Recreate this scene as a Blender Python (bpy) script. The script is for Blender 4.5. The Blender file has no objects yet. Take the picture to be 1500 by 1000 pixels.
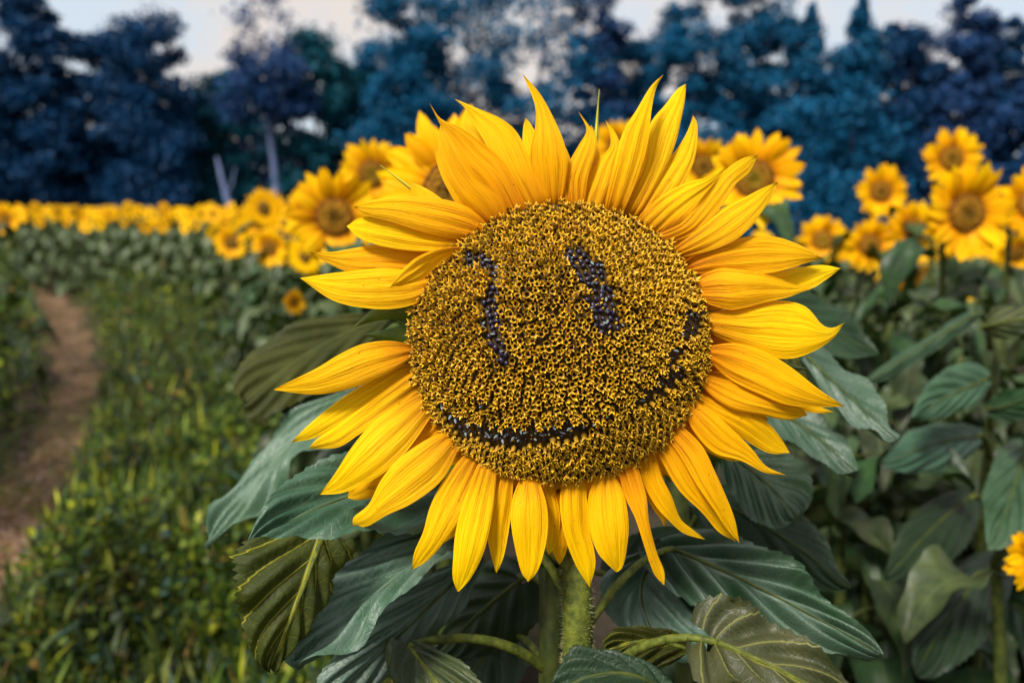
import bpy, math, random
import numpy as np
from mathutils import Vector, Matrix, Quaternion

random.seed(7); rng = np.random.default_rng(7)
S = bpy.context.scene
COL = S.collection

# ------------------------------------------------------------------ camera
FPX = 1155.0                      # focal length in photograph pixels (1500 wide)
PITCH = math.radians(9.3)
CAM = Vector((0, 0, 1.5))
cam_d = bpy.data.cameras.new('camera'); cam = bpy.data.objects.new('camera', cam_d)
COL.objects.link(cam); S.camera = cam
cam.location = CAM; cam.rotation_euler = (math.pi/2 - PITCH, 0, 0)
cam_d.sensor_width = 36; cam_d.lens = 36*FPX/1500
cam_d.clip_start = 0.02; cam_d.clip_end = 2000
cam_d.dof.use_dof = True; cam_d.dof.focus_distance = 0.61
cam_d.dof.aperture_fstop = 3.8
RX = Vector((1, 0, 0)); UP = Vector((0, math.sin(PITCH), math.cos(PITCH))); FW = Vector((0, math.cos(PITCH), -math.sin(PITCH)))

def P(px, py, d):
    "a point of the place, d metres in front of the lens"
    px, py, d = float(px), float(py), float(d)
    return CAM + d*(FW + RX*((px-750)/FPX) + UP*((500-py)/FPX))
def to_px(v):
    q = v - CAM; d = q.dot(FW)
    return 750 + FPX*q.dot(RX)/d, 500 - FPX*q.dot(UP)/d
def G(px, py):
    "where the ray meets the ground"
    r = FW + RX*((px-750)/FPX) + UP*((500-py)/FPX)
    return CAM + r*(-CAM.z/r.z)

# ------------------------------------------------------------------ sky, sun, exposure
SUN = Vector((-0.38, -0.52, 0.80)).normalized()
w = bpy.data.worlds.new('World'); S.world = w; w.use_nodes = True
nt = w.node_tree; nt.nodes.clear()
def N(tree, typ, **kw):
    n = tree.nodes.new(typ)
    for k, v in kw.items():
        if k == 'inp':
            for a, b in v.items(): n.inputs[a].default_value = b
        else: setattr(n, k, v)
    return n
sky = N(nt, 'ShaderNodeTexSky'); sky.sky_type = 'NISHITA'; sky.sun_disc = False
sky.sun_elevation = math.asin(SUN.z); sky.sun_rotation = math.atan2(SUN.x, SUN.y)
sky.dust_density = 4; sky.air_density = 1.0; sky.ozone_density = 2
mul = N(nt, 'ShaderNodeMix', data_type='RGBA', blend_type='MULTIPLY'); mul.inputs[0].default_value = 1
mul.inputs[7].default_value = (0.05, 0.05, 0.05, 1)
nt.links.new(sky.outputs[0], mul.inputs[6])
tc = N(nt, 'ShaderNodeTexCoord')
cl = N(nt, 'ShaderNodeTexNoise', inp={'Scale': 5.0, 'Detail': 6.0, 'Roughness': 0.55})
nt.links.new(tc.outputs['Generated'], cl.inputs['Vector'])
cr = N(nt, 'ShaderNodeValToRGB')
cr.color_ramp.elements[0].position = 0.42; cr.color_ramp.elements[0].color = (0.355, 0.400, 0.445, 1)
cr.color_ramp.elements[1].position = 0.58; cr.color_ramp.elements[1].color = (0.445, 0.395, 0.355, 1)
nt.links.new(cl.outputs[0], cr.inputs[0])
mx = N(nt, 'ShaderNodeMix', data_type='RGBA'); mx.inputs[0].default_value = 0.80
nt.links.new(mul.outputs[2], mx.inputs[6]); nt.links.new(cr.outputs[0], mx.inputs[7])
bg = N(nt, 'ShaderNodeBackground'); bg.inputs[1].default_value = 1.0
nt.links.new(mx.outputs[2], bg.inputs[0])
wo = N(nt, 'ShaderNodeOutputWorld'); nt.links.new(bg.outputs[0], wo.inputs[0])

sl = bpy.data.lights.new('sun', 'SUN'); sl.energy = 2.7; sl.angle = math.radians(14); sl.color = (1, 0.95, 0.86)
so = bpy.data.objects.new('sun', sl); COL.objects.link(so); so.rotation_euler = SUN.to_track_quat('Z', 'Y').to_euler()
S.view_settings.view_transform = 'Standard'; S.view_settings.look = 'None'
S.view_settings.gamma = 1; S.view_settings.use_curve_mapping = False; S.view_settings.exposure = 1.15
S.render.engine = 'CYCLES'
S.cycles.use_denoising = True
S.cycles.max_bounces = 6; S.cycles.transparent_max_bounces = 4; S.cycles.sample_clamp_indirect = 4

# ------------------------------------------------------------------ helpers
def mesh(name, verts, faces, uv=None, col=None, smooth=True, mats=(), mat_idx=None):
    me = bpy.data.meshes.new(name)
    me.from_pydata([tuple(v) for v in verts], [], faces)
    if uv is not None:
        l = me.uv_layers.new(name='UVMap')
        vi = np.empty(len(me.loops), np.int32); me.loops.foreach_get('vertex_index', vi)
        l.data.foreach_set('uv', np.asarray(uv, np.float32)[vi].ravel())
    if col is not None:
        a = me.color_attributes.new('Col', 'FLOAT_COLOR', 'POINT')
        a.data.foreach_set('color', np.asarray(col, np.float32).ravel())
    for m in mats: me.materials.append(m)
    if mat_idx is not None: me.polygons.foreach_set('material_index', np.asarray(mat_idx, np.int32))
    if smooth: me.polygons.foreach_set('use_smooth', np.ones(len(me.polygons), bool))
    me.update()
    return me
def quads(name, V, mats, col=None):
    "V: (n,4,3) loose quads"
    n = len(V); me = bpy.data.meshes.new(name)
    me.vertices.add(n*4); me.vertices.foreach_set('co', np.asarray(V, np.float32).ravel())
    me.loops.add(n*4); me.loops.foreach_set('vertex_index', np.arange(n*4, dtype=np.int32))
    me.polygons.add(n); me.polygons.foreach_set('loop_start', np.arange(0, n*4, 4, dtype=np.int32))
    me.polygons.foreach_set('loop_total', np.full(n, 4, np.int32))
    if col is not None:
        a = me.color_attributes.new('Col', 'FLOAT_COLOR', 'POINT')
        a.data.foreach_set('color', np.repeat(np.asarray(col, np.float32), 4, axis=0).ravel())
    for m in mats: me.materials.append(m)
    me.update(); me.validate()
    return me
def obj(name, me, parent=None, mw=None):
    o = bpy.data.objects.new(name, me); COL.objects.link(o)
    if parent is not None: o.parent = parent
    if mw is not None: o.matrix_local = mw
    return o
def tag(o, label=None, cat=None, group=None, kind=None):
    if label: o['label'] = label
    if cat: o['category'] = cat
    if group: o['group'] = group
    if kind: o['kind'] = kind
    return o
def thing(name, loc, label, cat, group=None):
    o = obj(name, None); o.location = loc; o.empty_display_size = 0.1
    return tag(o, label, cat, group)
def T(v): return Matrix.Translation(v)

def bez(a, b, c, n):
    k = 2*b - (a+c)/2
    return [(1-t)**2*a + 2*t*(1-t)*k + t*t*c for t in [i/(n-1) for i in range(n)]]
def cat(pts, n):
    pts = np.asarray(pts, float)
    d = np.r_[0, np.cumsum(np.linalg.norm(np.diff(pts, axis=0), axis=1)**0.7+1e-9)]; d /= d[-1]
    ext = np.vstack([2*pts[0]-pts[1], pts, 2*pts[-1]-pts[-2]])
    out = []
    for t in np.linspace(0, 1, n):
        i = min(max(np.searchsorted(d, t, side='right')-1, 0), len(pts)-2)
        u = (t-d[i])/(d[i+1]-d[i]); p0, p1, p2, p3 = ext[i:i+4]
        out.append(0.5*((2*p1)+(-p0+p2)*u+(2*p0-5*p1+4*p2-p3)*u*u+(-p0+3*p1-3*p2+p3)*u**3))
    return np.array(out)
def tube(pts, rad, k=10, ridge=0.0):
    "a tapered tube along points: verts, faces, uvs"
    V = []; F = []; UV = []
    n = len(pts); prev = None
    for i, p in enumerate(pts):
        p = Vector(p); a = Vector(pts[max(i-1, 0)]); b = Vector(pts[min(i+1, n-1)])
        t = (b-a).normalized()
        s = prev if prev is not None else (Vector((1, 0, 0)) if abs(t.x) < .9 else Vector((0, 1, 0)))
        s = (s - t*s.dot(t)).normalized(); prev = s; q = t.cross(s)
        r = rad[i] if hasattr(rad, '__len__') else rad
        for j in range(k):
            an = 2*math.pi*j/k; rr = r*(1+ridge*math.cos(an*k/2))
            V.append(p + (s*math.cos(an)+q*math.sin(an))*rr); UV.append((i/(n-1), j/k))
    for i in range(n-1):
        for j in range(k):
            F.append((i*k+j, i*k+(j+1) % k, (i+1)*k+(j+1) % k, (i+1)*k+j))
    F.append(tuple(range(k))[::-1]); F.append(tuple((n-1)*k+j for j in range(k)))
    return V, F, UV

# ------------------------------------------------------------------ materials
def newmat(name):
    m = bpy.data.materials.new(name); m.use_nodes = True
    t = m.node_tree; t.nodes.clear()
    out = N(t, 'ShaderNodeOutputMaterial')
    b = N(t, 'ShaderNodeBsdfPrincipled'); t.links.new(b.outputs[0], out.inputs[0])
    return m, t, b, out
def L(t, a, b): t.links.new(a, b)
def math_(t, op, a, b=None, c=None):
    n = N(t, 'ShaderNodeMath', operation=op)
    for i, x in enumerate((a, b, c)):
        if x is None: continue
        if isinstance(x, (int, float)): n.inputs[i].default_value = x
        else: L(t, x, n.inputs[i])
    return n.outputs[0]
def ramp(t, fac, stops, interp='LINEAR'):
    n = N(t, 'ShaderNodeValToRGB'); e = n.color_ramp.elements; n.color_ramp.interpolation = interp
    while len(e) < len(stops): e.new(0.5)
    for i, (p, c) in enumerate(stops):
        e[i].position = p; e[i].color = (*c, 1) if len(c) == 3 else c
    L(t, fac, n.inputs[0]); return n.outputs[0]
def mixc(t, fac, a, b, blend='MIX'):
    n = N(t, 'ShaderNodeMix', data_type='RGBA', blend_type=blend)
    for i, x in ((0, fac), (6, a), (7, b)):
        if isinstance(x, (int, float)): n.inputs[i].default_value = x
        elif isinstance(x, tuple): n.inputs[i].default_value = (*x, 1) if len(x) == 3 else x
        else: L(t, x, n.inputs[i])
    return n.outputs[2]
def noise(t, vec, scale, detail=3, rough=0.55, out=0):
    n = N(t, 'ShaderNodeTexNoise', inp={'Scale': scale, 'Detail': detail, 'Roughness': rough})
    if vec is not None: L(t, vec, n.inputs['Vector'])
    return n.outputs[out]
def bump(t, h, strength, dist, b):
    n = N(t, 'ShaderNodeBump', inp={'Strength': strength, 'Distance': dist}); L(t, h, n.inputs['Height'])
    L(t, n.outputs[0], b.inputs['Normal']); return n.outputs[0]
def translucent(t, b, out, col, fac):
    tr = N(t, 'ShaderNodeBsdfTranslucent')
    if isinstance(col, tuple): tr.inputs[0].default_value = (*col, 1)
    else: L(t, col, tr.inputs[0])
    ms = N(t, 'ShaderNodeMixShader'); ms.inputs[0].default_value = fac
    L(t, b.outputs[0], ms.inputs[1]); L(t, tr.outputs[0], ms.inputs[2]); L(t, ms.outputs[0], out.inputs[0])

def petal_mat(name, fine=True):
    m, t, b, out = newmat(name)
    uv = N(t, 'ShaderNodeUVMap'); sep = N(t, 'ShaderNodeSeparateXYZ'); L(t, uv.outputs[0], sep.inputs[0])
    oi = N(t, 'ShaderNodeObjectInfo')
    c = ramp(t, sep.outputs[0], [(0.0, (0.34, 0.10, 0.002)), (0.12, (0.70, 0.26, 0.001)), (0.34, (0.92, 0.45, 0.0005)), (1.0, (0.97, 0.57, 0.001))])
    hs = N(t, 'ShaderNodeHueSaturation'); L(t, c, hs.inputs['Color'])
    L(t, math_(t, 'MULTIPLY_ADD', oi.outputs['Random'], 0.020, 0.490), hs.inputs['Hue'])
    L(t, math_(t, 'MULTIPLY_ADD', oi.outputs['Random'], 0.16, 0.90), hs.inputs['Value'])
    c = hs.outputs[0]
    if fine:
        cmb = N(t, 'ShaderNodeCombineXYZ')
        L(t, math_(t, 'MULTIPLY', sep.outputs[0], 1.3), cmb.inputs[0]); L(t, math_(t, 'MULTIPLY', sep.outputs[1], 11), cmb.inputs[1])
        L(t, math_(t, 'MULTIPLY', oi.outputs['Random'], 50), cmb.inputs[2])
        ns = noise(t, cmb.outputs[0], 1.6, 5, 0.6)
        cmb2 = N(t, 'ShaderNodeCombineXYZ')
        L(t, math_(t, 'MULTIPLY', sep.outputs[0], 3.0), cmb2.inputs[0]); L(t, math_(t, 'MULTIPLY', sep.outputs[1], 60), cmb2.inputs[1])
        L(t, math_(t, 'MULTIPLY', oi.outputs['Random'], 90), cmb2.inputs[2])
        ns2 = noise(t, cmb2.outputs[0], 1.0, 2, 0.5)
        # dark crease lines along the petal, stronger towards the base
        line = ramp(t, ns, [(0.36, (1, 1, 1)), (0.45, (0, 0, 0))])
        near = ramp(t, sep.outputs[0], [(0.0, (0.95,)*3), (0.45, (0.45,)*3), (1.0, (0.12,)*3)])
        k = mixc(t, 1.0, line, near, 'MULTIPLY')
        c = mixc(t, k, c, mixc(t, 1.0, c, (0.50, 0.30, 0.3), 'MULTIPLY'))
        c = mixc(t, 0.30, c, mixc(t, 1.0, c, ramp(t, ns2, [(0.3, (0.55, 0.5, 0.5)), (0.65, (1.15, 1.15, 1.1))]), 'MULTIPLY'))
        # tiny brown specks
        tcx = N(t, 'ShaderNodeTexCoord')
        vo = N(t, 'ShaderNodeTexVoronoi', inp={'Scale': 60.0}); L(t, tcx.outputs['Object'], vo.inputs['Vector'])
        sp = ramp(t, vo.outputs['Distance'], [(0.035, (1, 1, 1)), (0.07, (0, 0, 0))])
        c = mixc(t, math_(t, 'MULTIPLY', sp, 0.45), c, (0.20, 0.06, 0.004))
        h = math_(t, 'ADD', math_(t, 'MULTIPLY', ns, 1.0), math_(t, 'MULTIPLY', ns2, 0.35))
        bump(t, h, 0.75, 0.0024, b)
    L(t, c, b.inputs['Base Color']); b.inputs['Roughness'].default_value = 0.55
    b.inputs['Specular IOR Level'].default_value = 0.12
    translucent(t, b, out, c, 0.22)
    return m
M_PETAL = petal_mat('petal_yellow'); M_PETAL_BG = petal_mat('petal_yellow_plain', False)

def leaf_mat(name, dark, light, vein, rough=0.38, spec=0.55, tr=0.10, veinamt=0.6, trcol=(0.05, 0.10, 0.006), fine=0.1, nveins=4.5, vary=0.5):
    m, t, b, out = newmat(name)
    uv = N(t, 'ShaderNodeUVMap'); sep = N(t, 'ShaderNodeSeparateXYZ'); L(t, uv.outputs[0], sep.inputs[0])
    oi = N(t, 'ShaderNodeObjectInfo'); tcx = N(t, 'ShaderNodeTexCoord')
    s = math_(t, 'ABSOLUTE', math_(t, 'MULTIPLY_ADD', sep.outputs[1], 2.0, -1.0))
    ns = noise(t, tcx.outputs['Object'], 22, 4)
    base = mixc(t, ramp(t, ns, [(0.3, (0, 0, 0)), (0.7, (1, 1, 1))]), dark, light)
    hs = N(t, 'ShaderNodeHueSaturation'); L(t, base, hs.inputs['Color'])
    L(t, math_(t, 'MULTIPLY_ADD', math_(t, 'FRACT', math_(t, 'MULTIPLY', oi.outputs['Random'], 7.3)), 0.12*vary, 0.5-0.09*vary), hs.inputs['Hue'])
    L(t, math_(t, 'MULTIPLY_ADD', oi.outputs['Random'], vary, 1-vary/2), hs.inputs['Value'])
    base = hs.outputs[0]
    bend = math_(t, 'POWER', s, 0.8)
    wob = math_(t, 'MULTIPLY', math_(t, 'SUBTRACT', noise(t, tcx.outputs['Object'], 18, 1), 0.5), 0.22)
    ph = math_(t, 'ADD', math_(t, 'SUBTRACT', math_(t, 'MULTIPLY', sep.outputs[0], nveins), math_(t, 'MULTIPLY', bend, 2.2)), wob)
    fr = math_(t, 'ABSOLUTE', math_(t, 'SUBTRACT', math_(t, 'FRACT', ph), 0.5))   # 0 on a vein
    side = ramp(t, fr, [(0.0, (1, 1, 1)), (0.025, (0.7,)*3), (0.055, (0, 0, 0))])
    mid = ramp(t, s, [(0.0, (1, 1, 1)), (0.035, (1, 1, 1)), (0.07, (0, 0, 0))])
    vm = math_(t, 'MAXIMUM', math_(t, 'MULTIPLY', side, 0.7), mid)
    if fine:
        vo = N(t, 'ShaderNodeTexVoronoi', feature='DISTANCE_TO_EDGE', inp={'Scale': 120.0, 'Randomness': 1.0}); L(t, tcx.outputs['Object'], vo.inputs['Vector'])
        fv = ramp(t, vo.outputs['Distance'], [(0.0, (1, 1, 1)), (0.07, (0, 0, 0))])
        vm = math_(t, 'MAXIMUM', vm, math_(t, 'MULTIPLY', fv, fine))
        h = math_(t, 'SUBTRACT', math_(t, 'MULTIPLY', ns, 0.8), math_(t, 'MULTIPLY', vm, 0.9))
        h = math_(t, 'ADD', h, math_(t, 'MULTIPLY', noise(t, tcx.outputs['Object'], 260, 2), 0.25))
        h = math_(t, 'ADD', h, math_(t, 'MULTIPLY', fv, -0.12))
        bump(t, h, 0.5, 0.0022, b)
    c = mixc(t, math_(t, 'MULTIPLY', vm, veinamt), base, vein)
    L(t, c, b.inputs['Base Color']); b.inputs['Roughness'].default_value = rough
    b.inputs['Specular IOR Level'].default_value = spec
    translucent(t, b, out, trcol, tr)
    return m
M_LEAF = leaf_mat('leaf_blue_green', (0.010, 0.045, 0.018), (0.038, 0.090, 0.048), (0.08, 0.13, 0.075), rough=0.50, spec=0.6, veinamt=0.5, fine=0.05)
M_LEAF_P = leaf_mat('leaf_blue_green_lit', (0.022, 0.076, 0.038), (0.092, 0.150, 0.115), (0.14, 0.21, 0.15), rough=0.52, spec=0.6, veinamt=0.5, fine=0.05)  # leaf copy with lightened base: brighter light on these leaves put into the colour
M_LEAF_D = leaf_mat('leaf_green_shaded', (0.005, 0.018, 0.007), (0.015, 0.038, 0.016), (0.035, 0.06, 0.018), rough=0.5, spec=0.35, fine=0.06)  # leaf copy with darkened base: shade among low and hidden leaves put into colour
M_LEAF_G = leaf_mat('leaf_olive_green', (0.018, 0.030, 0.003), (0.042, 0.060, 0.006), (0.08, 0.10, 0.01), rough=0.6, spec=0.2, veinamt=0.3, fine=0.05)
M_LEAF_U = leaf_mat('leaf_underside', (0.012, 0.020, 0.0015), (0.028, 0.040, 0.003), (0.36, 0.33, 0.02), rough=0.6, spec=0.2, tr=0.15, veinamt=0.9, trcol=(0.10, 0.13, 0.008), nveins=4, fine=0.06)
M_LEAF_O = leaf_mat('leaf_olive', (0.014, 0.026, 0.007), (0.044, 0.056, 0.020), (0.26, 0.25, 0.04), rough=0.5, spec=0.4, veinamt=0.7, nveins=4, fine=0.05)
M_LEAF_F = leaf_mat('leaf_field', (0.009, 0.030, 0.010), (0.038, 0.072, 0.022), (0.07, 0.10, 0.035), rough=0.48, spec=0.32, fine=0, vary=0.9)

def simple_mat(name, c1, c2, scale, rough=0.7, spec=0.3, bmp=0.0, coord='Object', detail=4, dist=0.01):
    m, t, b, out = newmat(name); tcx = N(t, 'ShaderNodeTexCoord')
    ns = noise(t, tcx.outputs[coord], scale, detail, 0.6)
    L(t, ramp(t, ns, [(0.32, c1), (0.68, c2)]), b.inputs['Base Color'])
    b.inputs['Roughness'].default_value = rough; b.inputs['Specular IOR Level'].default_value = spec
    if bmp: bump(t, ns, bmp, dist, b)
    return m
M_STEM = simple_mat('stem_green', (0.028, 0.042, 0.003), (0.125, 0.145, 0.014), 120, 0.65, 0.3, 0.6, dist=0.003)
M_STEM_D = simple_mat('stem_dark', (0.018, 0.030, 0.004), (0.06, 0.075, 0.010), 60, 0.65, 0.3, 0.4, dist=0.003)
M_HAIR = simple_mat('stem_hair', (0.35, 0.36, 0.15), (0.5, 0.5, 0.25), 50)
M_BRACT = simple_mat('bract_green', (0.05, 0.10, 0.008), (0.13, 0.19, 0.015), 60, 0.55, 0.3, 0.4, dist=0.002)
M_BRACT_Y = simple_mat('bract_yellow_green', (0.30, 0.33, 0.010), (0.55, 0.50, 0.02), 60, 0.55, 0.3)
M_RECEP = simple_mat('disc_bed', (0.022, 0.013, 0.003), (0.075, 0.042, 0.005), 200, 0.8, 0.2)
M_SEED = simple_mat('seed_purple_black', (0.006, 0.005, 0.018), (0.026, 0.014, 0.045), 300, 0.42, 0.5)
M_CHAFF = simple_mat('chaff_blue_grey', (0.10, 0.14, 0.16), (0.30, 0.34, 0.34), 300, 0.4, 0.5)
def col_mat(name, rough=0.6, spec=0.3, tr=0.0, hue=True):
    m, t, b, out = newmat(name)
    a = N(t, 'ShaderNodeVertexColor', layer_name='Col'); oi = N(t, 'ShaderNodeObjectInfo')
    c = a.outputs[0]
    if hue:
        hs = N(t, 'ShaderNodeHueSaturation'); L(t, c, hs.inputs['Color'])
        L(t, math_(t, 'MULTIPLY_ADD', oi.outputs['Random'], 0.35, 0.82), hs.inputs['Value']); c = hs.outputs[0]
    L(t, c, b.inputs['Base Color']); b.inputs['Roughness'].default_value = rough
    b.inputs['Specular IOR Level'].default_value = spec
    if tr: translucent(t, b, out, c, tr)
    return m
M_FLORET = col_mat('floret_gold', 0.55, 0.25)
M_GRASS = col_mat('weed_green', 0.55, 0.3, 0.25, False)
M_DISC_BG = col_mat('disc_brown', 0.75, 0.15)
def crown_mat():
    m, t, b, out = newmat('tree_foliage')
    oi = N(t, 'ShaderNodeObjectInfo'); tcx = N(t, 'ShaderNodeTexCoord')
    ns = noise(t, tcx.outputs['Object'], 0.9, 3)
    k = ramp(t, ns, [(0.3, (0.6,)*3), (0.7, (1.35,)*3)])
    c = mixc(t, 1.0, oi.outputs['Color'], k, 'MULTIPLY')
    L(t, c, b.inputs['Base Color']); b.inputs['Roughness'].default_value = 0.6; b.inputs['Specular IOR Level'].default_value = 0.2
    translucent(t, b, out, c, 0.15)
    return m
M_CROWN = crown_mat()
M_BARK = simple_mat('bark_grey', (0.07, 0.10, 0.20), (0.18, 0.22, 0.38), 6, 0.9, 0.1, 0.5, dist=0.03)

def ground_mat():
    m, t, b, out = newmat('soil'); tcx = N(t, 'ShaderNodeTexCoord')
    n1 = noise(t, tcx.outputs['Object'], 1.2, 6, 0.6); n2 = noise(t, tcx.outputs['Object'], 22, 5, 0.65)
    c = ramp(t, n2, [(0.3, (0.020, 0.013, 0.012)), (0.7, (0.070, 0.047, 0.042))])
    c = mixc(t, ramp(t, n1, [(0.4, (0, 0, 0)), (0.65, (0.6,)*3)]), c, (0.040, 0.048, 0.012))
    L(t, c, b.inputs['Base Color']); b.inputs['Roughness'].default_value = 0.95; b.inputs['Specular IOR Level'].default_value = 0.1
    bump(t, n2, 0.8, 0.03, b); return m
def path_mat():
    m, t, b, out = newmat('path_soil'); tcx = N(t, 'ShaderNodeTexCoord')
    n1 = noise(t, tcx.outputs['Object'], 3.0, 6, 0.65); n2 = noise(t, tcx.outputs['Object'], 34, 5, 0.65)
    c = ramp(t, n1, [(0.3, (0.055, 0.038, 0.014)), (0.48, (0.17, 0.095, 0.045)), (0.68, (0.34, 0.21, 0.15))])
    c = mixc(t, 1.0, c, ramp(t, n2, [(0.3, (0.45,)*3), (0.7, (1.25,)*3)]), 'MULTIPLY')
    L(t, c, b.inputs['Base Color']); b.inputs['Roughness'].default_value = 0.95; b.inputs['Specular IOR Level'].default_value = 0.1
    bump(t, n2, 0.8, 0.02, b); return m

# ------------------------------------------------------------------ ground and path
def sheet(name, x0, x1, y0, y1, nx, ny, zf, mat):
    V = []; F = []
    for j in range(ny):
        for i in range(nx):
            x = x0+(x1-x0)*i/(nx-1); y = y0+(y1-y0)*j/(ny-1); V.append((x, y, zf(x, y)))
    for j in range(ny-1):
        for i in range(nx-1): a = j*nx+i; F.append((a, a+1, a+nx+1, a+nx))
    return mesh(name, V, F, mats=[mat])
ground = tag(obj('ground', mesh('ground', [(-900, -300, 0), (900, -300, 0), (900, 1500, 0), (-900, 1500, 0)], [(0, 1, 2, 3)], mats=[ground_mat()])), kind='structure')
# worn foot path on the left: centre line from near to far
path_c = [(G(-120, 1010).xy, 0.13), (G(-5, 850).xy, 0.15), (G(62, 690).xy, 0.155), (G(112, 575).xy, 0.16), (G(98, 490).xy, 0.22), (G(72, 447).xy, 0.34), (G(20, 418).xy, 0.5), (G(-60, 400).xy, 0.5)]
pc = cat([(p[0], p[1], r) for p, r in path_c], 60)
V = []; F = []
for i, (x, y, r) in enumerate(pc):
    a = pc[max(i-1, 0)]; b_ = pc[min(i+1, 59)]; d = np.array([b_[0]-a[0], b_[1]-a[1]]); d /= np.linalg.norm(d)
    nrm = np.array([d[1], -d[0]])
    for j in range(7):
        u = (j-3)/3; rr = r*(1+0.30*math.sin(i*1.7+(1.9 if u > 0 else 0))+0.22*math.sin(i*0.83+(0 if u > 0 else 2.2)))
        V.append((x+nrm[0]*u*rr, y+nrm[1]*u*rr, 0.012-0.008*u*u+0.006*math.sin(i*2.1+j*1.3)))
for i in range(59):
    for j in range(6): a = i*7+j; F.append((a, a+1, a+8, a+7))
path = tag(obj('path', mesh('path', V, F, mats=[path_mat()])), kind='structure')
def path_dist(x, y):
    d = np.full(x.shape, 9.0)
    for (cx, cy, r) in pc: d = np.minimum(d, np.hypot(x-cx, y-cy)/r)
    return d

# ------------------------------------------------------------------ trees
def tree(px, top, wid, depth, col, sparse=0.0, kind='broad', label='', seed=0, trunk_r=0.16, lean=0.0, low=0.02, dens=1.0, bare=None, sp0=0.58):
    r = np.random.default_rng(seed+100)
    h = CAM.z + (310-top)/FPX*depth
    x = (px-750)/FPX*depth; y = depth; W = wid/FPX*depth/2
    t = thing('pine_tree' if kind == 'pine' else 'tree', (x, y, 0), label, 'tree', 'trees along the edge of the field')
    n = 9
    tp = [Vector((lean*(i/(n-1))*h*0.5 + 0.10*math.sin(i*1.3+seed), 0.1*math.cos(i+seed), h*0.86*i/(n-1))) for i in range(n)]
    V, F, UV = tube(tp, [trunk_r*(1-0.8*i/(n-1))*(1.5 if i == 0 else 1) for i in range(n)], 8)
    obj('trunk', mesh('trunk', V, F, UV, mats=[M_BARK]), t)
    clumps = []
    if kind == 'pine':
        for k in range(22):
            f = low+(1-low)*k/22; rad = W*(1-f)**0.75*r.uniform(.6, 1.35)+0.08
            for q in range(3):
                an = r.uniform(0, 6.28); rr = rad*r.uniform(.2, .6)
                clumps.append((math.cos(an)*rr, math.sin(an)*rr, h*f, rad*.55, rad*.55, h*0.035+0.12))
    else:
        for k in range(95):
            f = r.uniform(low, 1.0)
            prof = math.sin(math.pi*min(1, 0.22+0.74*f))**0.7 if f < 0.8 else math.sqrt(max(0, 1-((f-0.8)/0.22)**2))*0.78
            an = r.uniform(0, 6.28); rr = W*prof*math.sqrt(r.uniform(0, 1))*0.85
            s = W*r.uniform(.16, .40)
            clumps.append((math.cos(an)*rr, math.sin(an)*rr*0.8, min(h*f, h-s*0.6), s, s, s*r.uniform(.6, .85)))
        for k in range(6):
            c = clumps[int(r.integers(len(clumps)))]
            i0 = int(min(n-2, max(2, (c[2]/h)*n*0.75)))
            a = tp[i0]; b = Vector(c[:3]); mid = (a+b)/2 + Vector((0, 0, -0.1))
            V, F, UV = tube(bez(a, mid, b, 6), [trunk_r*0.42*(1-0.8*i/5) for i in range(6)], 6)
            obj('limb', mesh('limb', V, F, UV, mats=[M_BARK]), t)
    Q = []
    for (cx, cy, cz, sx, sy, sz) in clumps:
        if bare and cz < bare*h: continue
        hi = cz/h
        k = int(dens*(330 if kind != 'pine' else 200)*(1-sparse*min(1, max(0, (hi-sp0)/0.22))))
        d = r.normal(size=(k, 3)); d /= np.linalg.norm(d, axis=1)[:, None]
        rad = r.uniform(0.1, 1, size=(k, 1))**0.6*r.uniform(0.85, 1.35, size=(k, 1))
        c = d*rad*np.array([sx, sy, sz]) + np.array([cx, cy, cz])
        a = r.normal(size=(k, 3)); a /= np.linalg.norm(a, axis=1)[:, None]
        b = np.cross(a, r.normal(size=(k, 3))); b /= np.linalg.norm(b, axis=1)[:, None]
        s = r.uniform(0.08, 0.18, size=(k, 1))
        a *= s; b *= s*0.6
        Q.append(np.stack([c-a, c+b, c+a, c-b], axis=1))
    Q = np.concatenate(Q); Q[:, :, 2] = np.maximum(Q[:, :, 2], 0.03)
    cr_ = obj('crown', quads('crown', Q, [M_CROWN]), t)
    cr_.color = (*col, 1)
    return t
NAVY = (0.003, 0.046, 0.130); TEAL = (0.004, 0.085, 0.125); BLUE = (0.003, 0.094, 0.205); PURP = (0.014, 0.056, 0.165)
tree(-40, 25, 190, 44, NAVY, 0.0, label='dark navy tree cut by the left edge of the picture', seed=1)
tree(75, 12, 150, 45, NAVY, 0.1, label='round topped dark tree near the left edge of the treeline', seed=2)
tree(160, 70, 150, 47, NAVY, 0.1, label='lower dark tree filling the dip left of the plum tinged crown', seed=3)
tree(235, 36, 170, 45, NAVY, 0.2, label='broad dark crown with plum tinged top left of the tall airy tree', seed=4)
tree(408, 12, 160, 43, PURP, 0.90, label='tall airy tree with pale trunk and sky showing through its crown', seed=5, trunk_r=0.26, bare=0.52)
tree(345, 120, 150, 48, TEAL, 0.2, label='low teal tree behind the leaning pale trunk', seed=6)
tree(470, 60, 140, 45, TEAL, 0.5, label='teal tree just right of the tall airy tree', seed=7)
tree(20, 110, 170, 49, NAVY, 0.0, label='low dark tree filling the foot of the wood at the left edge', seed=27)
tree(300, 140, 120, 49, NAVY, 0.2, label='low dark tree under the sky gap left of the airy tree', seed=8)
tree(600, 10, 190, 44, BLUE, 0.45, label='large blue tree rising behind the leftmost tall petals', seed=9)
tree(540, 110, 140, 48, TEAL, 0.3, label='low teal tree at the dip right of the teal crown', seed=10)
tree(690, -40, 210, 45, BLUE, 0.5, label='blue tree reaching the top edge, left of the sparkling crown', seed=11, sp0=0.45)
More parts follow.
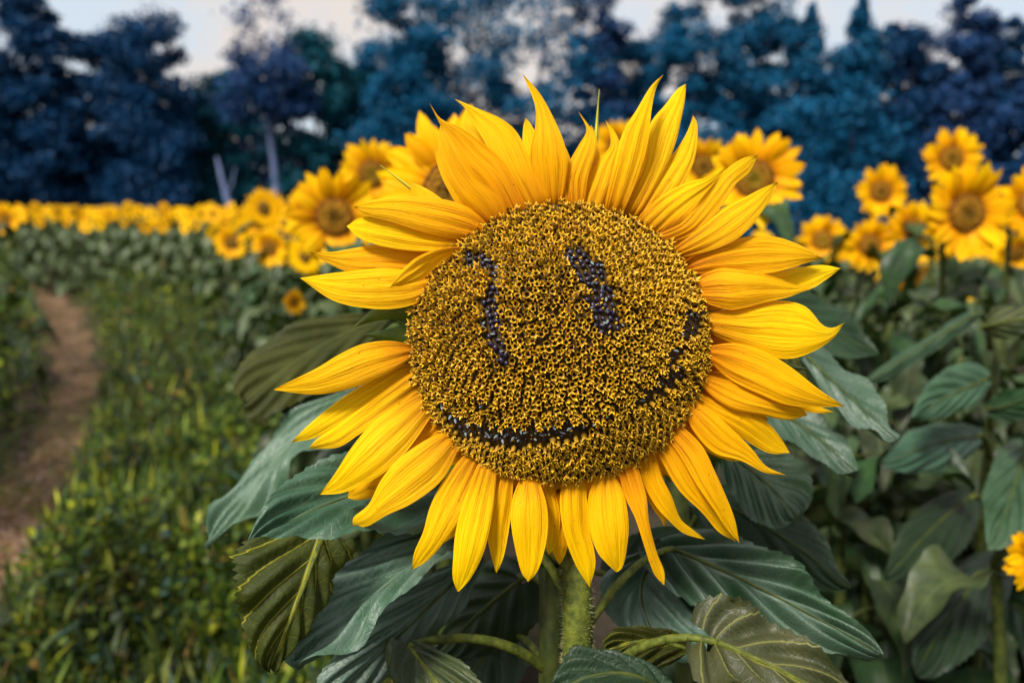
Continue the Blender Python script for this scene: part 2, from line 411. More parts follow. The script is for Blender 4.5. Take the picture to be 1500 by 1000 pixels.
tree(790, -70, 210, 43, BLUE, 0.82, label='sparkling blue crown full of sky gaps above the main flower', seed=12, sp0=0.36)
tree(872, -50, 110, 45, PURP, 0.72, label='plum edged tree beside the narrow sky notch', seed=13)
tree(920, 75, 150, 49, BLUE, 0.2, label='blue tree filling the bottom of the narrow sky notch', seed=14)
tree(1005, -35, 150, 45, BLUE, 0.6, label='blue tree on the right side of the narrow sky notch', seed=15)
tree(1080, -15, 140, 46, BLUE, 0.55, label='blue tree with ragged top above the right upper petals', seed=16)
tree(1165, 25, 230, 44, BLUE, 0.0, 'pine', label='spiky blue conifer with a jagged outline right of centre', seed=17)
tree(1125, 45, 120, 47, BLUE, 0.3, label='bushy blue tree behind the jagged conifer', seed=18)
tree(1236, 14, 200, 44, BLUE, 0.0, 'pine', label='pointed conifer with a thin spire against the sky', seed=19)
tree(1300, 52, 110, 46, NAVY, 0.4, label='low navy tree between the thin spire and the round dark crown', seed=20)
tree(1390, 14, 110, 45, PURP, 0.3, label='round dark crown standing up above the right treeline', seed=21)
tree(1450, 45, 100, 46, NAVY, 0.5, label='navy tree with sky specks near the right edge', seed=22)
tree(1520, 15, 130, 45, PURP, 0.2, label='dark plum tree cut by the right edge of the picture', seed=23)
tree(1345, 100, 130, 49, NAVY, 0.1, label='low dark tree behind the pair of right crowns', seed=24)
tree(1225, 90, 160, 50, NAVY, 0.2, label='low broad tree behind the thin spire', seed=25)
# the leaning pale dead trunk
dt = thing('dead_tree', ((345-750)/FPX*40, 40, 0), 'leaning pale dead trunk standing in front of the dark wood', 'tree')
V, F, UV = tube([Vector((0.25, 0, 0)), Vector((0.1, 0, 0.9)), Vector((-0.12, 0, 1.9)), Vector((-0.42, 0, 3.2)), Vector((-0.6, 0, 4.2))], [0.26, 0.22, 0.19, 0.12, 0.04], 8)
obj('trunk', mesh('trunk', V, F, UV, mats=[M_BARK]), dt)
V, F, UV = tube([Vector((-0.2, 0, 2.3)), Vector((0.1, 0, 2.9)), Vector((0.3, 0, 3.7))], [0.07, 0.05, 0.02], 6)
obj('limb', mesh('limb', V, F, UV, mats=[M_BARK]), dt)
# undergrowth of the wood: one dark mass behind and under the trees
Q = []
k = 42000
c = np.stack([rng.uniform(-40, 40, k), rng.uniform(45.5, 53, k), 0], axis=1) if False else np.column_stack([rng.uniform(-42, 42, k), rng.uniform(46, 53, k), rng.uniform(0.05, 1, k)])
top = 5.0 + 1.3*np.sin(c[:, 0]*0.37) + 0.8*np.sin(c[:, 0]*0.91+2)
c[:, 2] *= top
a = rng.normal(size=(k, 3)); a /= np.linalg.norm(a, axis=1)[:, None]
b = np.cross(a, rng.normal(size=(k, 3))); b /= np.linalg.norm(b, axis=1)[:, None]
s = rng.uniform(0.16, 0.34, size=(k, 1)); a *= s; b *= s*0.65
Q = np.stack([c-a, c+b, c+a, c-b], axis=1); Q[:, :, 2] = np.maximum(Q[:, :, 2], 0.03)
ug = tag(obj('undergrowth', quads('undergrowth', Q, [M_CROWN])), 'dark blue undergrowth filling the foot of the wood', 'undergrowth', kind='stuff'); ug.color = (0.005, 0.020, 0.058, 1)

# ------------------------------------------------------------------ leaf and sunflower builders
def leaf_geo(base, mid, tip, ml, mr, n=50, m=12, prof='heart', serr=0.035, puck=0.0085, curl=0.0, wave=0.004, seed=0, nv=4.5):
    r = random.Random(seed)
    base, mid, tip, ml, mr = map(Vector, (base, mid, tip, ml, mr))
    c = bez(base, mid, tip, n); Lh = (tip-base).length
    k0 = int(0.36*(n-1)); vl = ml-c[k0]; vr = mr-c[k0]
    p1, p2 = r.uniform(0, 6), r.uniform(0, 6)
    V = []; UV = []; F = []
    for i in range(n):
        t = i/(n-1)
        if prof == 'heart': w_ = 1.86*(t+0.004)**0.42*(1-t)**0.85*(1.0)
        elif prof == 'trunc': w_ = (1-t)**0.62*1.3*(0.8+0.2*min(1, t*6))
        else: w_ = 2.0*(t+0.002)**0.5*(1-t)**0.5*0.99
        d = (c[min(i+1, n-1)]-c[max(i-1, 0)]).normalized()
        for j in range(-m, m+1):
            s = j/m; v = vl if s < 0 else vr; a = abs(s)
            ww = w_*(1+serr*((t*17+0.2*a) % 1.0-0.5)*(a**4)*2)
            p = c[i] + v*(a*ww)
            if prof == 'heart': p -= d*(Lh*0.16*a**1.4*(1-t)**5)
            nrm = d.cross(v if s >= 0 else -v)
            if nrm.length < 1e-6: nrm = d.cross(vr)
            nrm.normalize()
            if prof != 'x':
                ph = (t*nv-2.2*a**0.8) % 1.0
                pk = math.cos(math.pi*ph)**2
                z = puck*(pk*min(1, a*3)*(1-a**6)) + curl*a*a*v.length*ww + wave*math.sin(t*11+p1+s*2)*a*a + wave*0.7*math.sin(t*19+p2)*a**3
                p = p + nrm*z
            V.append(p); UV.append((t, 0.5+0.5*s))
    w2 = 2*m+1
    for i in range(n-1):
        for j in range(2*m): q = i*w2+j; F.append((q, q+1, q+w2+1, q+w2))
    return V, F, UV
_ls = [0]
def hero_leaf(plant, origin, pts, mat, stem_at=None, pr=0.0032, **kw):
    "pts: base, mid, tip, left margin, right margin as (px, py, distance)"
    _ls[0] += 1
    w_ = [P(*p) for p in pts]
    V, F, UV = leaf_geo(*w_, seed=_ls[0], **kw)
    o = obj('leaf', mesh('leaf', [v-origin for v in V], F, UV, mats=[mat]), plant)
    c = bez(w_[0], w_[1], w_[2], 14)
    nrm = (w_[2]-w_[0]).cross(w_[4]-w_[3]).normalized()
    V, F, UV = tube([p - origin for p in c], [pr*0.75*(1-0.85*i/13) for i in range(14)], 6)
    obj('midrib', mesh('midrib', V, F, UV, mats=[M_STEM if mat in (M_LEAF_U, M_LEAF_O) else M_STEM_D]), o)
    if stem_at is not None:
        s = Vector(stem_at) if not isinstance(stem_at, tuple) else P(*stem_at)
        mid = (s+w_[0])/2 + Vector((0, 0, 0.004+0.10*(s-w_[0]).length))
        V, F, UV = tube([p-origin for p in bez(s, mid, w_[0], 10)], [pr*1.35*(1-0.35*i/9) for i in range(10)], 8)
        obj('petiole', mesh('petiole', V, F, UV, mats=[M_STEM]), o)
    return o

# shared meshes for the field plants
def local_leaf(L_, W, droop, fold, seed):
    b = Vector((0, 0, 0)); tp = Vector((L_, 0, -droop*L_)); mid = Vector((L_*0.5, 0, droop*L_*0.10+0.01))
    c = bez(b, mid, tp, 34)[12]
    return leaf_geo(b, mid, tp, c+Vector((-0.03, W, fold*W)), c+Vector((-0.03, -W, fold*W)), n=16, m=4, seed=seed, wave=0.014, puck=0.010, curl=-0.15)
LEAVES = []
for k, (l_, w_, dr, fo) in enumerate([(0.22, 0.095, 0.55, 0.15), (0.19, 0.085, 0.9, -0.1), (0.25, 0.11, 0.35, 0.25), (0.17, 0.08, 1.2, 0.1), (0.21, 0.10, 0.15, 0.3)]):
    V, F, UV = local_leaf(l_, w_, dr, fo, k+50)
    V2, F2, UV2 = tube(bez(Vector((-0.13, 0, -0.05)), Vector((-0.06, 0, 0.0)), Vector((0, 0, 0)), 5), [0.005, 0.0045, 0.004, 0.0035, 0.003], 6)
    o_ = len(V); V = [Vector(v)+Vector((0.13, 0, 0.05)) for v in V+V2]
    F = F + [tuple(i+o_ for i in f) for f in F2]
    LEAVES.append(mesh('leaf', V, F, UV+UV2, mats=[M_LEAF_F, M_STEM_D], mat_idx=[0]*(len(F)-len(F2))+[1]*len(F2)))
def petal_local(L_, W, bow, twist, seed):
    r = random.Random(seed); n, m = 9, 4; V = []; F = []; UV = []
    for i in range(n):
        t = i/(n-1); w_ = W*(0.30+0.70*math.sin(math.pi*min(1, t*0.62+0.16))**1.0)*(1-t**5)**0.8 if t < 1 else 0
        for j in range(m+1):
            s = j/m-0.5
            V.append((t*L_, s*w_ + twist*t*t*L_, bow*L_*math.sin(t*2.2) + 0.06*W*math.cos(s*14) - abs(s)*0.25*w_)); UV.append((t, s+0.5))
    for i in range(n-1):
        for j in range(m): a = i*(m+1)+j; F.append((a, a+1, a+m+2, a+m+1))
    return V, F, UV
PETALS = []
for k in range(5):
    V, F, UV = petal_local(random.uniform(.076, .094), random.uniform(.030, .037), random.uniform(.05, .25), random.uniform(-.12, .12), k)
    PETALS.append(mesh('petal', V, F, UV, mats=[M_PETAL_BG]))
def disc_geo(R, h=0.25, rings=16, k=44, seed=0, pal=0):
    r = random.Random(seed); V = []; F = []; C = []
    for i in range(rings):
        f = i/(rings-1)
        for j in range(k):
            an = 2*math.pi*(j+0.5*(i % 2))/k
            z = h*R*(1-f**2.4) - 0.10*R*math.exp(-(f/0.35)**2) + (r.uniform(-1, 1)*0.045*R if f < 0.99 else -0.02)
            V.append((math.cos(an)*f*R, math.sin(an)*f*R, z))
            q = r.uniform(0.55, 1.35)
            if f < 0.35: c = (0.16, 0.080, 0.005) if pal == 0 else (0.26, 0.17, 0.008)
            elif f < 0.75: c = (0.25, 0.115, 0.005)
            else: c = (0.17, 0.062, 0.003)
            C.append((c[0]*q, c[1]*q, c[2]*q, 1))
    for i in range(rings-1):
        for j in range(k): F.append((i*k+j, (i+1)*k+j, (i+1)*k+(j+1) % k, i*k+(j+1) % k))
    return V, F, C
DISCS = []
for k in range(3):
    V, F, C = disc_geo(0.053, seed=k, pal=k % 2); DISCS.append(mesh('flower_head', V, F, col=C, mats=[M_DISC_BG], smooth=False))
def face_matrix(pos, yaw, tilt, roll=0.0):
    "local z looks out of the face: towards the camera side (-Y), turned by yaw, tipped up by tilt"
    n = Vector((math.sin(yaw)*math.cos(tilt), -math.cos(yaw)*math.cos(tilt), math.sin(tilt)))
    x = Vector((0, 0, 1)).cross(n).normalized(); y = n.cross(x)
    m = Matrix((x, y, n)).transposed().to_4x4()
    return T(pos) @ m @ Matrix.Rotation(roll, 4, 'Z')
def stem_mesh(h, lean, r0=0.013, bendy=0.05):
    pts = [Vector((0, bendy*0, 0)), Vector((lean*.2, 0, h*.35)), Vector((lean*.55, bendy*.3, h*.7)), Vector((lean, bendy, h*0.96)), Vector((lean, bendy*0.6, h))]
    V, F, UV = tube(pts, [r0, r0*.95, r0*.85, r0*.7, r0*.7], 8)
    return mesh('stem', V, F, UV, mats=[M_STEM_D])
def sunflower(head, R, label, yaw=0.0, tilt=0.05, nleaf=11, seed=0, group=None, bloom=True, lmin=0.25, lmax=0.92, lscale=1.0, small=None, npet=20):
    r = random.Random(seed*13+5)
    head = Vector(head); sc = R/0.14
    base = Vector((head.x + r.uniform(-.05, .05), head.y+0.06, 0))
    t = thing('sunflower', base, label, 'sunflower', group)
    hl = head-base
    st = obj('stem', stem_mesh(hl.z-0.02, hl.x, 0.013), t)
    an = r.uniform(0, 6.28)
    for k in range(nleaf):
        f = lmin+(lmax-lmin)*k/max(1, nleaf-1); an += 2.4+r.uniform(-.4, .4)
        s = lscale*(1.25-0.65*f)*r.uniform(.85, 1.2)
        m = T(Vector((hl.x*f*f, 0.03*f, hl.z*f))) @ Matrix.Rotation(an, 4, 'Z') @ Matrix.Rotation(r.uniform(-.35, .3), 4, 'Y') @ Matrix.Rotation(r.uniform(-.3, .3), 4, 'X') @ Matrix.Scale(s, 4)
        obj('leaf', r.choice(LEAVES), t, m)
    if not bloom: return t
    fm = face_matrix(hl, yaw, tilt, r.uniform(0, 6))
    hd = obj('flower_head', r.choice(DISCS), t, fm @ Matrix.Scale(sc*(small or 1), 4))
    for lay in range(2):
        n = npet-lay*2
        for k in range(n):
            a = 2*math.pi*(k+0.5*lay)/n + r.uniform(-.09, .09)
            s = r.uniform(.86, 1.12)
            m = Matrix.Rotation(a, 4, 'Z') @ T(Vector((0.042, 0, -0.004-0.004*lay))) @ Matrix.Rotation(r.uniform(-.32, .10), 4, 'Y') @ Matrix.Rotation(r.uniform(-.3, .3), 4, 'X') @ Matrix.Scale(s, 4)
            obj('petal', r.choice(PETALS), hd, m)
    # green bracts behind
    V, F, C = disc_geo(0.07, -0.35, 6, 20)
    obj('calyx', mesh('calyx', [(x, y, z-0.012) for x, y, z in V], F, mats=[M_BRACT]), hd)
    return t
def head_at(px, py, Rpx, label, R=0.14, **kw):
    d = R*FPX/Rpx
    return sunflower(P(px, py, d), R, label, **kw)

# ------------------------------------------------------------------ the main flower
HC = P(825, 502, 0.585)
hero_base = Vector((P(846, 950, 0.668).x, P(846, 950, 0.668).y, 0))
hero = thing('sunflower', hero_base, 'huge sunflower in sharp focus with a smiling face picked into its disc', 'sunflower')
HB = hero_base
DEP = 0.050; RXD = 0.1205; RYD = 0.1115
def dome(x, y):
    rho = math.hypot(x/RXD, y/RYD)
    z = -DEP*rho**2.2
    g = -DEP*2.2*max(rho, 1e-6)**1.2/max(rho, 1e-6)
    nx, ny = -g*x/RXD**2, -g*y/RYD**2
    return z, Vector((nx, ny, 1)).normalized(), rho
def hl2w(x, y, z): return HC + RX*x + UP*y - FW*z
def n2w(n): return RX*n.x + UP*n.y - FW*n.z
# disc bed (the head) and its green back
V = []; F = []; kk = 64; rr_ = 18
for i in range(rr_):
    f = i/(rr_-1)*1.0
    for j in range(kk):
        a = 2*math.pi*j/kk; x, y = RXD*f*math.cos(a), RYD*f*math.sin(a); V.append(hl2w(x, y, dome(x, y)[0])-HB)
for i in range(rr_-1):
    for j in range(kk): F.append((i*kk+j, (i+1)*kk+j, (i+1)*kk+(j+1) % kk, i*kk+(j+1) % kk))
head = obj('flower_head', mesh('flower_head', V, F, mats=[M_RECEP]), hero)
V = []; F = []
for i in range(10):
    f = i/9
    for j in range(kk):
        a = 2*math.pi*j/kk; q = math.cos(f*math.pi/2)**0.7*1.0 if f < 1 else 0.02
        q = max(q, 0.10); V.append(hl2w(RXD*q*math.cos(a), RYD*q*math.sin(a)-0.018*f, -DEP-0.002-0.050*math.sin(f*math.pi/2))-HB)
for i in range(9):
    for j in range(kk): F.append((i*kk+j, i*kk+(j+1) % kk, (i+1)*kk+(j+1) % kk, (i+1)*kk+j))
obj('calyx', mesh('calyx', V, F, mats=[M_BRACT]), head)

# florets: gold tubes with five pointed lobes, in the disc's spiral
def floret_geo(var, seed):
    r = random.Random(seed); V = []; F = []; C = []
    k = 10
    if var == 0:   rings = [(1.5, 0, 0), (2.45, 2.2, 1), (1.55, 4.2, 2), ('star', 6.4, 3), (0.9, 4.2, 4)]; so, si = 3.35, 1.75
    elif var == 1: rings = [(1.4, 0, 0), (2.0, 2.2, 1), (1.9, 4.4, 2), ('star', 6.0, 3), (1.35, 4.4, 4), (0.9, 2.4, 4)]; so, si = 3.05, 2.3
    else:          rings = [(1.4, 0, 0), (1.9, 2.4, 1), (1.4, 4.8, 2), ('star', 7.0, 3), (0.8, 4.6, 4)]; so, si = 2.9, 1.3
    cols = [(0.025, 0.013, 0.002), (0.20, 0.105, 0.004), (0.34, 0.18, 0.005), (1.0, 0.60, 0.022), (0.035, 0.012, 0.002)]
    jit = [r.uniform(.62, 1.25) for _ in range(k)]; ang = [r.uniform(-.22, .22) for _ in range(k)]; lift = [r.uniform(-1.2, 1.1) for _ in range(k)]
    for (rad, z, c) in rings:
        for j in range(k):
            a = 2*math.pi*j/k + (ang[j] if rad == 'star' else 0)
            if rad == 'star':
                tipp = j % 2 == 0
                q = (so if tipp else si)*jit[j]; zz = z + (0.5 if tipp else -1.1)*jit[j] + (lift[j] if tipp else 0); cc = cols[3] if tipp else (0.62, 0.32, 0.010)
            else: q = rad; zz = z; cc = cols[c]
            V.append((q*math.cos(a)*1e-3, q*math.sin(a)*1e-3, zz*1e-3)); C.append((*cc, 1))
    n = len(rings)
    for i in range(n-1):
        for j in range(k): F.append((i*k+j, i*k+(j+1) % k, (i+1)*k+(j+1) % k, (i+1)*k+j))
    F.append(tuple((n-1)*k+j for j in range(k)))
    return V, F, C
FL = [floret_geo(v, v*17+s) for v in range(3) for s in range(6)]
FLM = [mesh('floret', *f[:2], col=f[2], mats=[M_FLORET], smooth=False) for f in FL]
def seg_d(p, poly):
    best = 1e9
    for (x0, y0, w0), (x1, y1, w1) in zip(poly, poly[1:]):
        dx, dy = x1-x0, y1-y0; u = max(0, min(1, ((p[0]-x0)*dx+(p[1]-y0)*dy)/(dx*dx+dy*dy)))
        best = min(best, math.hypot(p[0]-x0-u*dx, p[1]-y0-u*dy)-(w0+u*(w1-w0)))
    return best
EYE_L = [(692, 380, 12), (722, 388, 10), (727, 415, 3), (717, 445, 12), (720, 482, 12), (737, 525, 10)]
EYE_R = [(844, 377, 13), (866, 398, 19), (879, 438, 20), (890, 474, 17)]
MOUTH = [(630, 572, 2), (652, 604, 4), (683, 627, 8), (728, 639, 11), (782, 640, 12), (836, 630, 10), (868, 619, 2), (915, 599, 0), (940, 587, 7), (967, 568, 12), (992, 548, 9)]
SCARS = [[(985, 524, 8), (990, 515, 8)], [(1008, 486, 11), (1014, 470, 11)], [(706, 595, 3), (716, 590, 3)]]
NF = 1580
joined_V = []; joined_F = []; joined_C = []; singles = 0
seed_geo_V, seed_geo_F, _ = (lambda: (lambda g: g)(disc_geo(1, 1, 2, 3)))()
def seed_mesh(name, mat, l, w_):
    V = []; F = []
    prof = [(0.0, 0.35), (0.25, 0.85), (0.55, 1.0), (0.8, 0.75), (0.95, 0.35)]
    for z, q in prof:
        for j in range(8): a = 2*math.pi*j/8; V.append((q*w_*math.cos(a), q*w_*0.8*math.sin(a), z*l))
    V.append((0, 0, l))
    for i in range(4):
        for j in range(8): F.append((i*8+j, i*8+(j+1) % 8, (i+1)*8+(j+1) % 8, (i+1)*8+j))
    for j in range(8): F.append((32+j, 32+(j+1) % 8, 40))
    return mesh(name, V, F, mats=[mat])
SEED = seed_mesh('seed', M_SEED, 0.0052, 0.0029); CHAFF = seed_mesh('chaff', M_CHAFF, 0.0060, 0.0011)
CRUMB = seed_mesh('crumb', simple_mat('crumb_gold', (0.35, 0.18, 0.006), (0.8, 0.45, 0.02), 300), 0.0034, 0.0009)
GA = math.pi*(3-math.sqrt(5))
order = []
for i in range(NF):
    rho = math.sqrt((i+0.5)/NF); th = i*GA
    x, y = RXD*rho*math.cos(th)*0.992, RYD*rho*math.sin(th)*0.992
    jt = 0.00045 if rho < .5 else 0.00018; x += random.gauss(0, jt); y += random.gauss(0, jt)
    z, n, _ = dome(x, y); wpt = hl2w(x, y, z); q = to_px(wpt + n2w(n)*0.003)
    if rho > 0.96 and random.random() < 0.12: continue
    eye = min(seg_d(q, EYE_L), seg_d(q, EYE_R)); mo = min([seg_d(q, MOUTH)] + [seg_d(q, s) for s in SCARS])
    jg = random.gauss(0, 2.6); eye += jg*0.35; mo += jg*0.7
    mark = min(eye, mo)
    if mark < 0:
        m = T(wpt-HB) @ n2w((n+Vector((random.gauss(0, .22), random.gauss(0, .22), 0))).normalized()).to_track_quat('Z', 'Y').to_matrix().to_4x4() @ Matrix.Rotation(random.uniform(0, 6), 4, 'Z') @ Matrix.Diagonal((random.uniform(.75, 1.1), random.uniform(.75, 1.0), random.uniform(.55, .95), 1)) @ Matrix.Scale(random.uniform(.88, 1.06), 4)
        obj('seed', SEED, head, m @ Matrix.Scale(1.0 if eye < mo else 0.62, 4))
        for _ in range(random.choice([0, 0, 0, 1, 1])):
            off = n2w(Vector((random.gauss(0, .8), random.gauss(0, .8), 1)).normalized())
            obj('crumb', CRUMB, head, T(wpt-HB+n2w(Vector((random.gauss(0, .0026), random.gauss(0, .0026), 0.002)))) @ off.to_track_quat('Z', 'Y').to_matrix().to_4x4() @ Matrix.Scale(random.uniform(.6, 1.2), 4))
        if random.random() < (0.30 if eye < mo else 0.6):
            off = n2w(Vector((random.gauss(0, .5), random.gauss(0, .5), 1)).normalized())
            obj('chaff', CHAFF, head, T(wpt-HB+n2w(Vector((random.gauss(0, .002), random.gauss(0, .002), 0)))) @ off.to_track_quat('Z', 'Y').to_matrix().to_4x4())
        continue
    radial = Vector((x/RXD, y/RYD, 0)); 
    if radial.length > 0: radial.normalize()
    nn = n.copy()
    below = y < 0 and rho > 0.62 and -60 < (q[1]-(640-0.0011*(q[0]-770)**2)) and mo < 60 and q[1] > 560
    lean = 0.10*rho
    if below and q[1] > 600-0.0012*(q[0]-770)**2 + 40: lean = 0.45
    nn = (nn + radial*lean + Vector((random.gauss(0, .16 if rho < .55 else .09), random.gauss(0, .16 if rho < .55 else .09), 0))).normalized()
    if rho < 0.52: vt = random.choice([1, 1, 1, 2, 0])
    elif rho < 0.8: vt = random.choice([0, 0, 1, 2, 2])
    else: vt = random.choice([0, 0, 2])
    sc = random.uniform(0.84, 1.10)*(0.97 if rho > .55 else 1.02)
    if mark < 6: sc *= 1.08
    if y > 0.03 and rho > 0.5: vt = 0; sc *= 1.10
    var = vt*6+random.randrange(6)
    m = T(wpt-HB) @ n2w(nn).to_track_quat('Z', 'Y').to_matrix().to_4x4() @ Matrix.Rotation(random.uniform(0, 6.28), 4, 'Z') @ Matrix.Diagonal((sc, sc, sc*random.uniform(.85, 1.15), 1))
    if singles < 300 and (i % 1 == 0):
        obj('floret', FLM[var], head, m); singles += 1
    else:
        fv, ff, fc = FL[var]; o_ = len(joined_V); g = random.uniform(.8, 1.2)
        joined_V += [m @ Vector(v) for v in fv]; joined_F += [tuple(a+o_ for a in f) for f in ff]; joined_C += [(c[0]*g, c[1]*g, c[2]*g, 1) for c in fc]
tag(obj('floret_ring', mesh('floret_ring', joined_V, joined_F, col=joined_C, mats=[M_FLORET], smooth=False), head), kind='stuff')

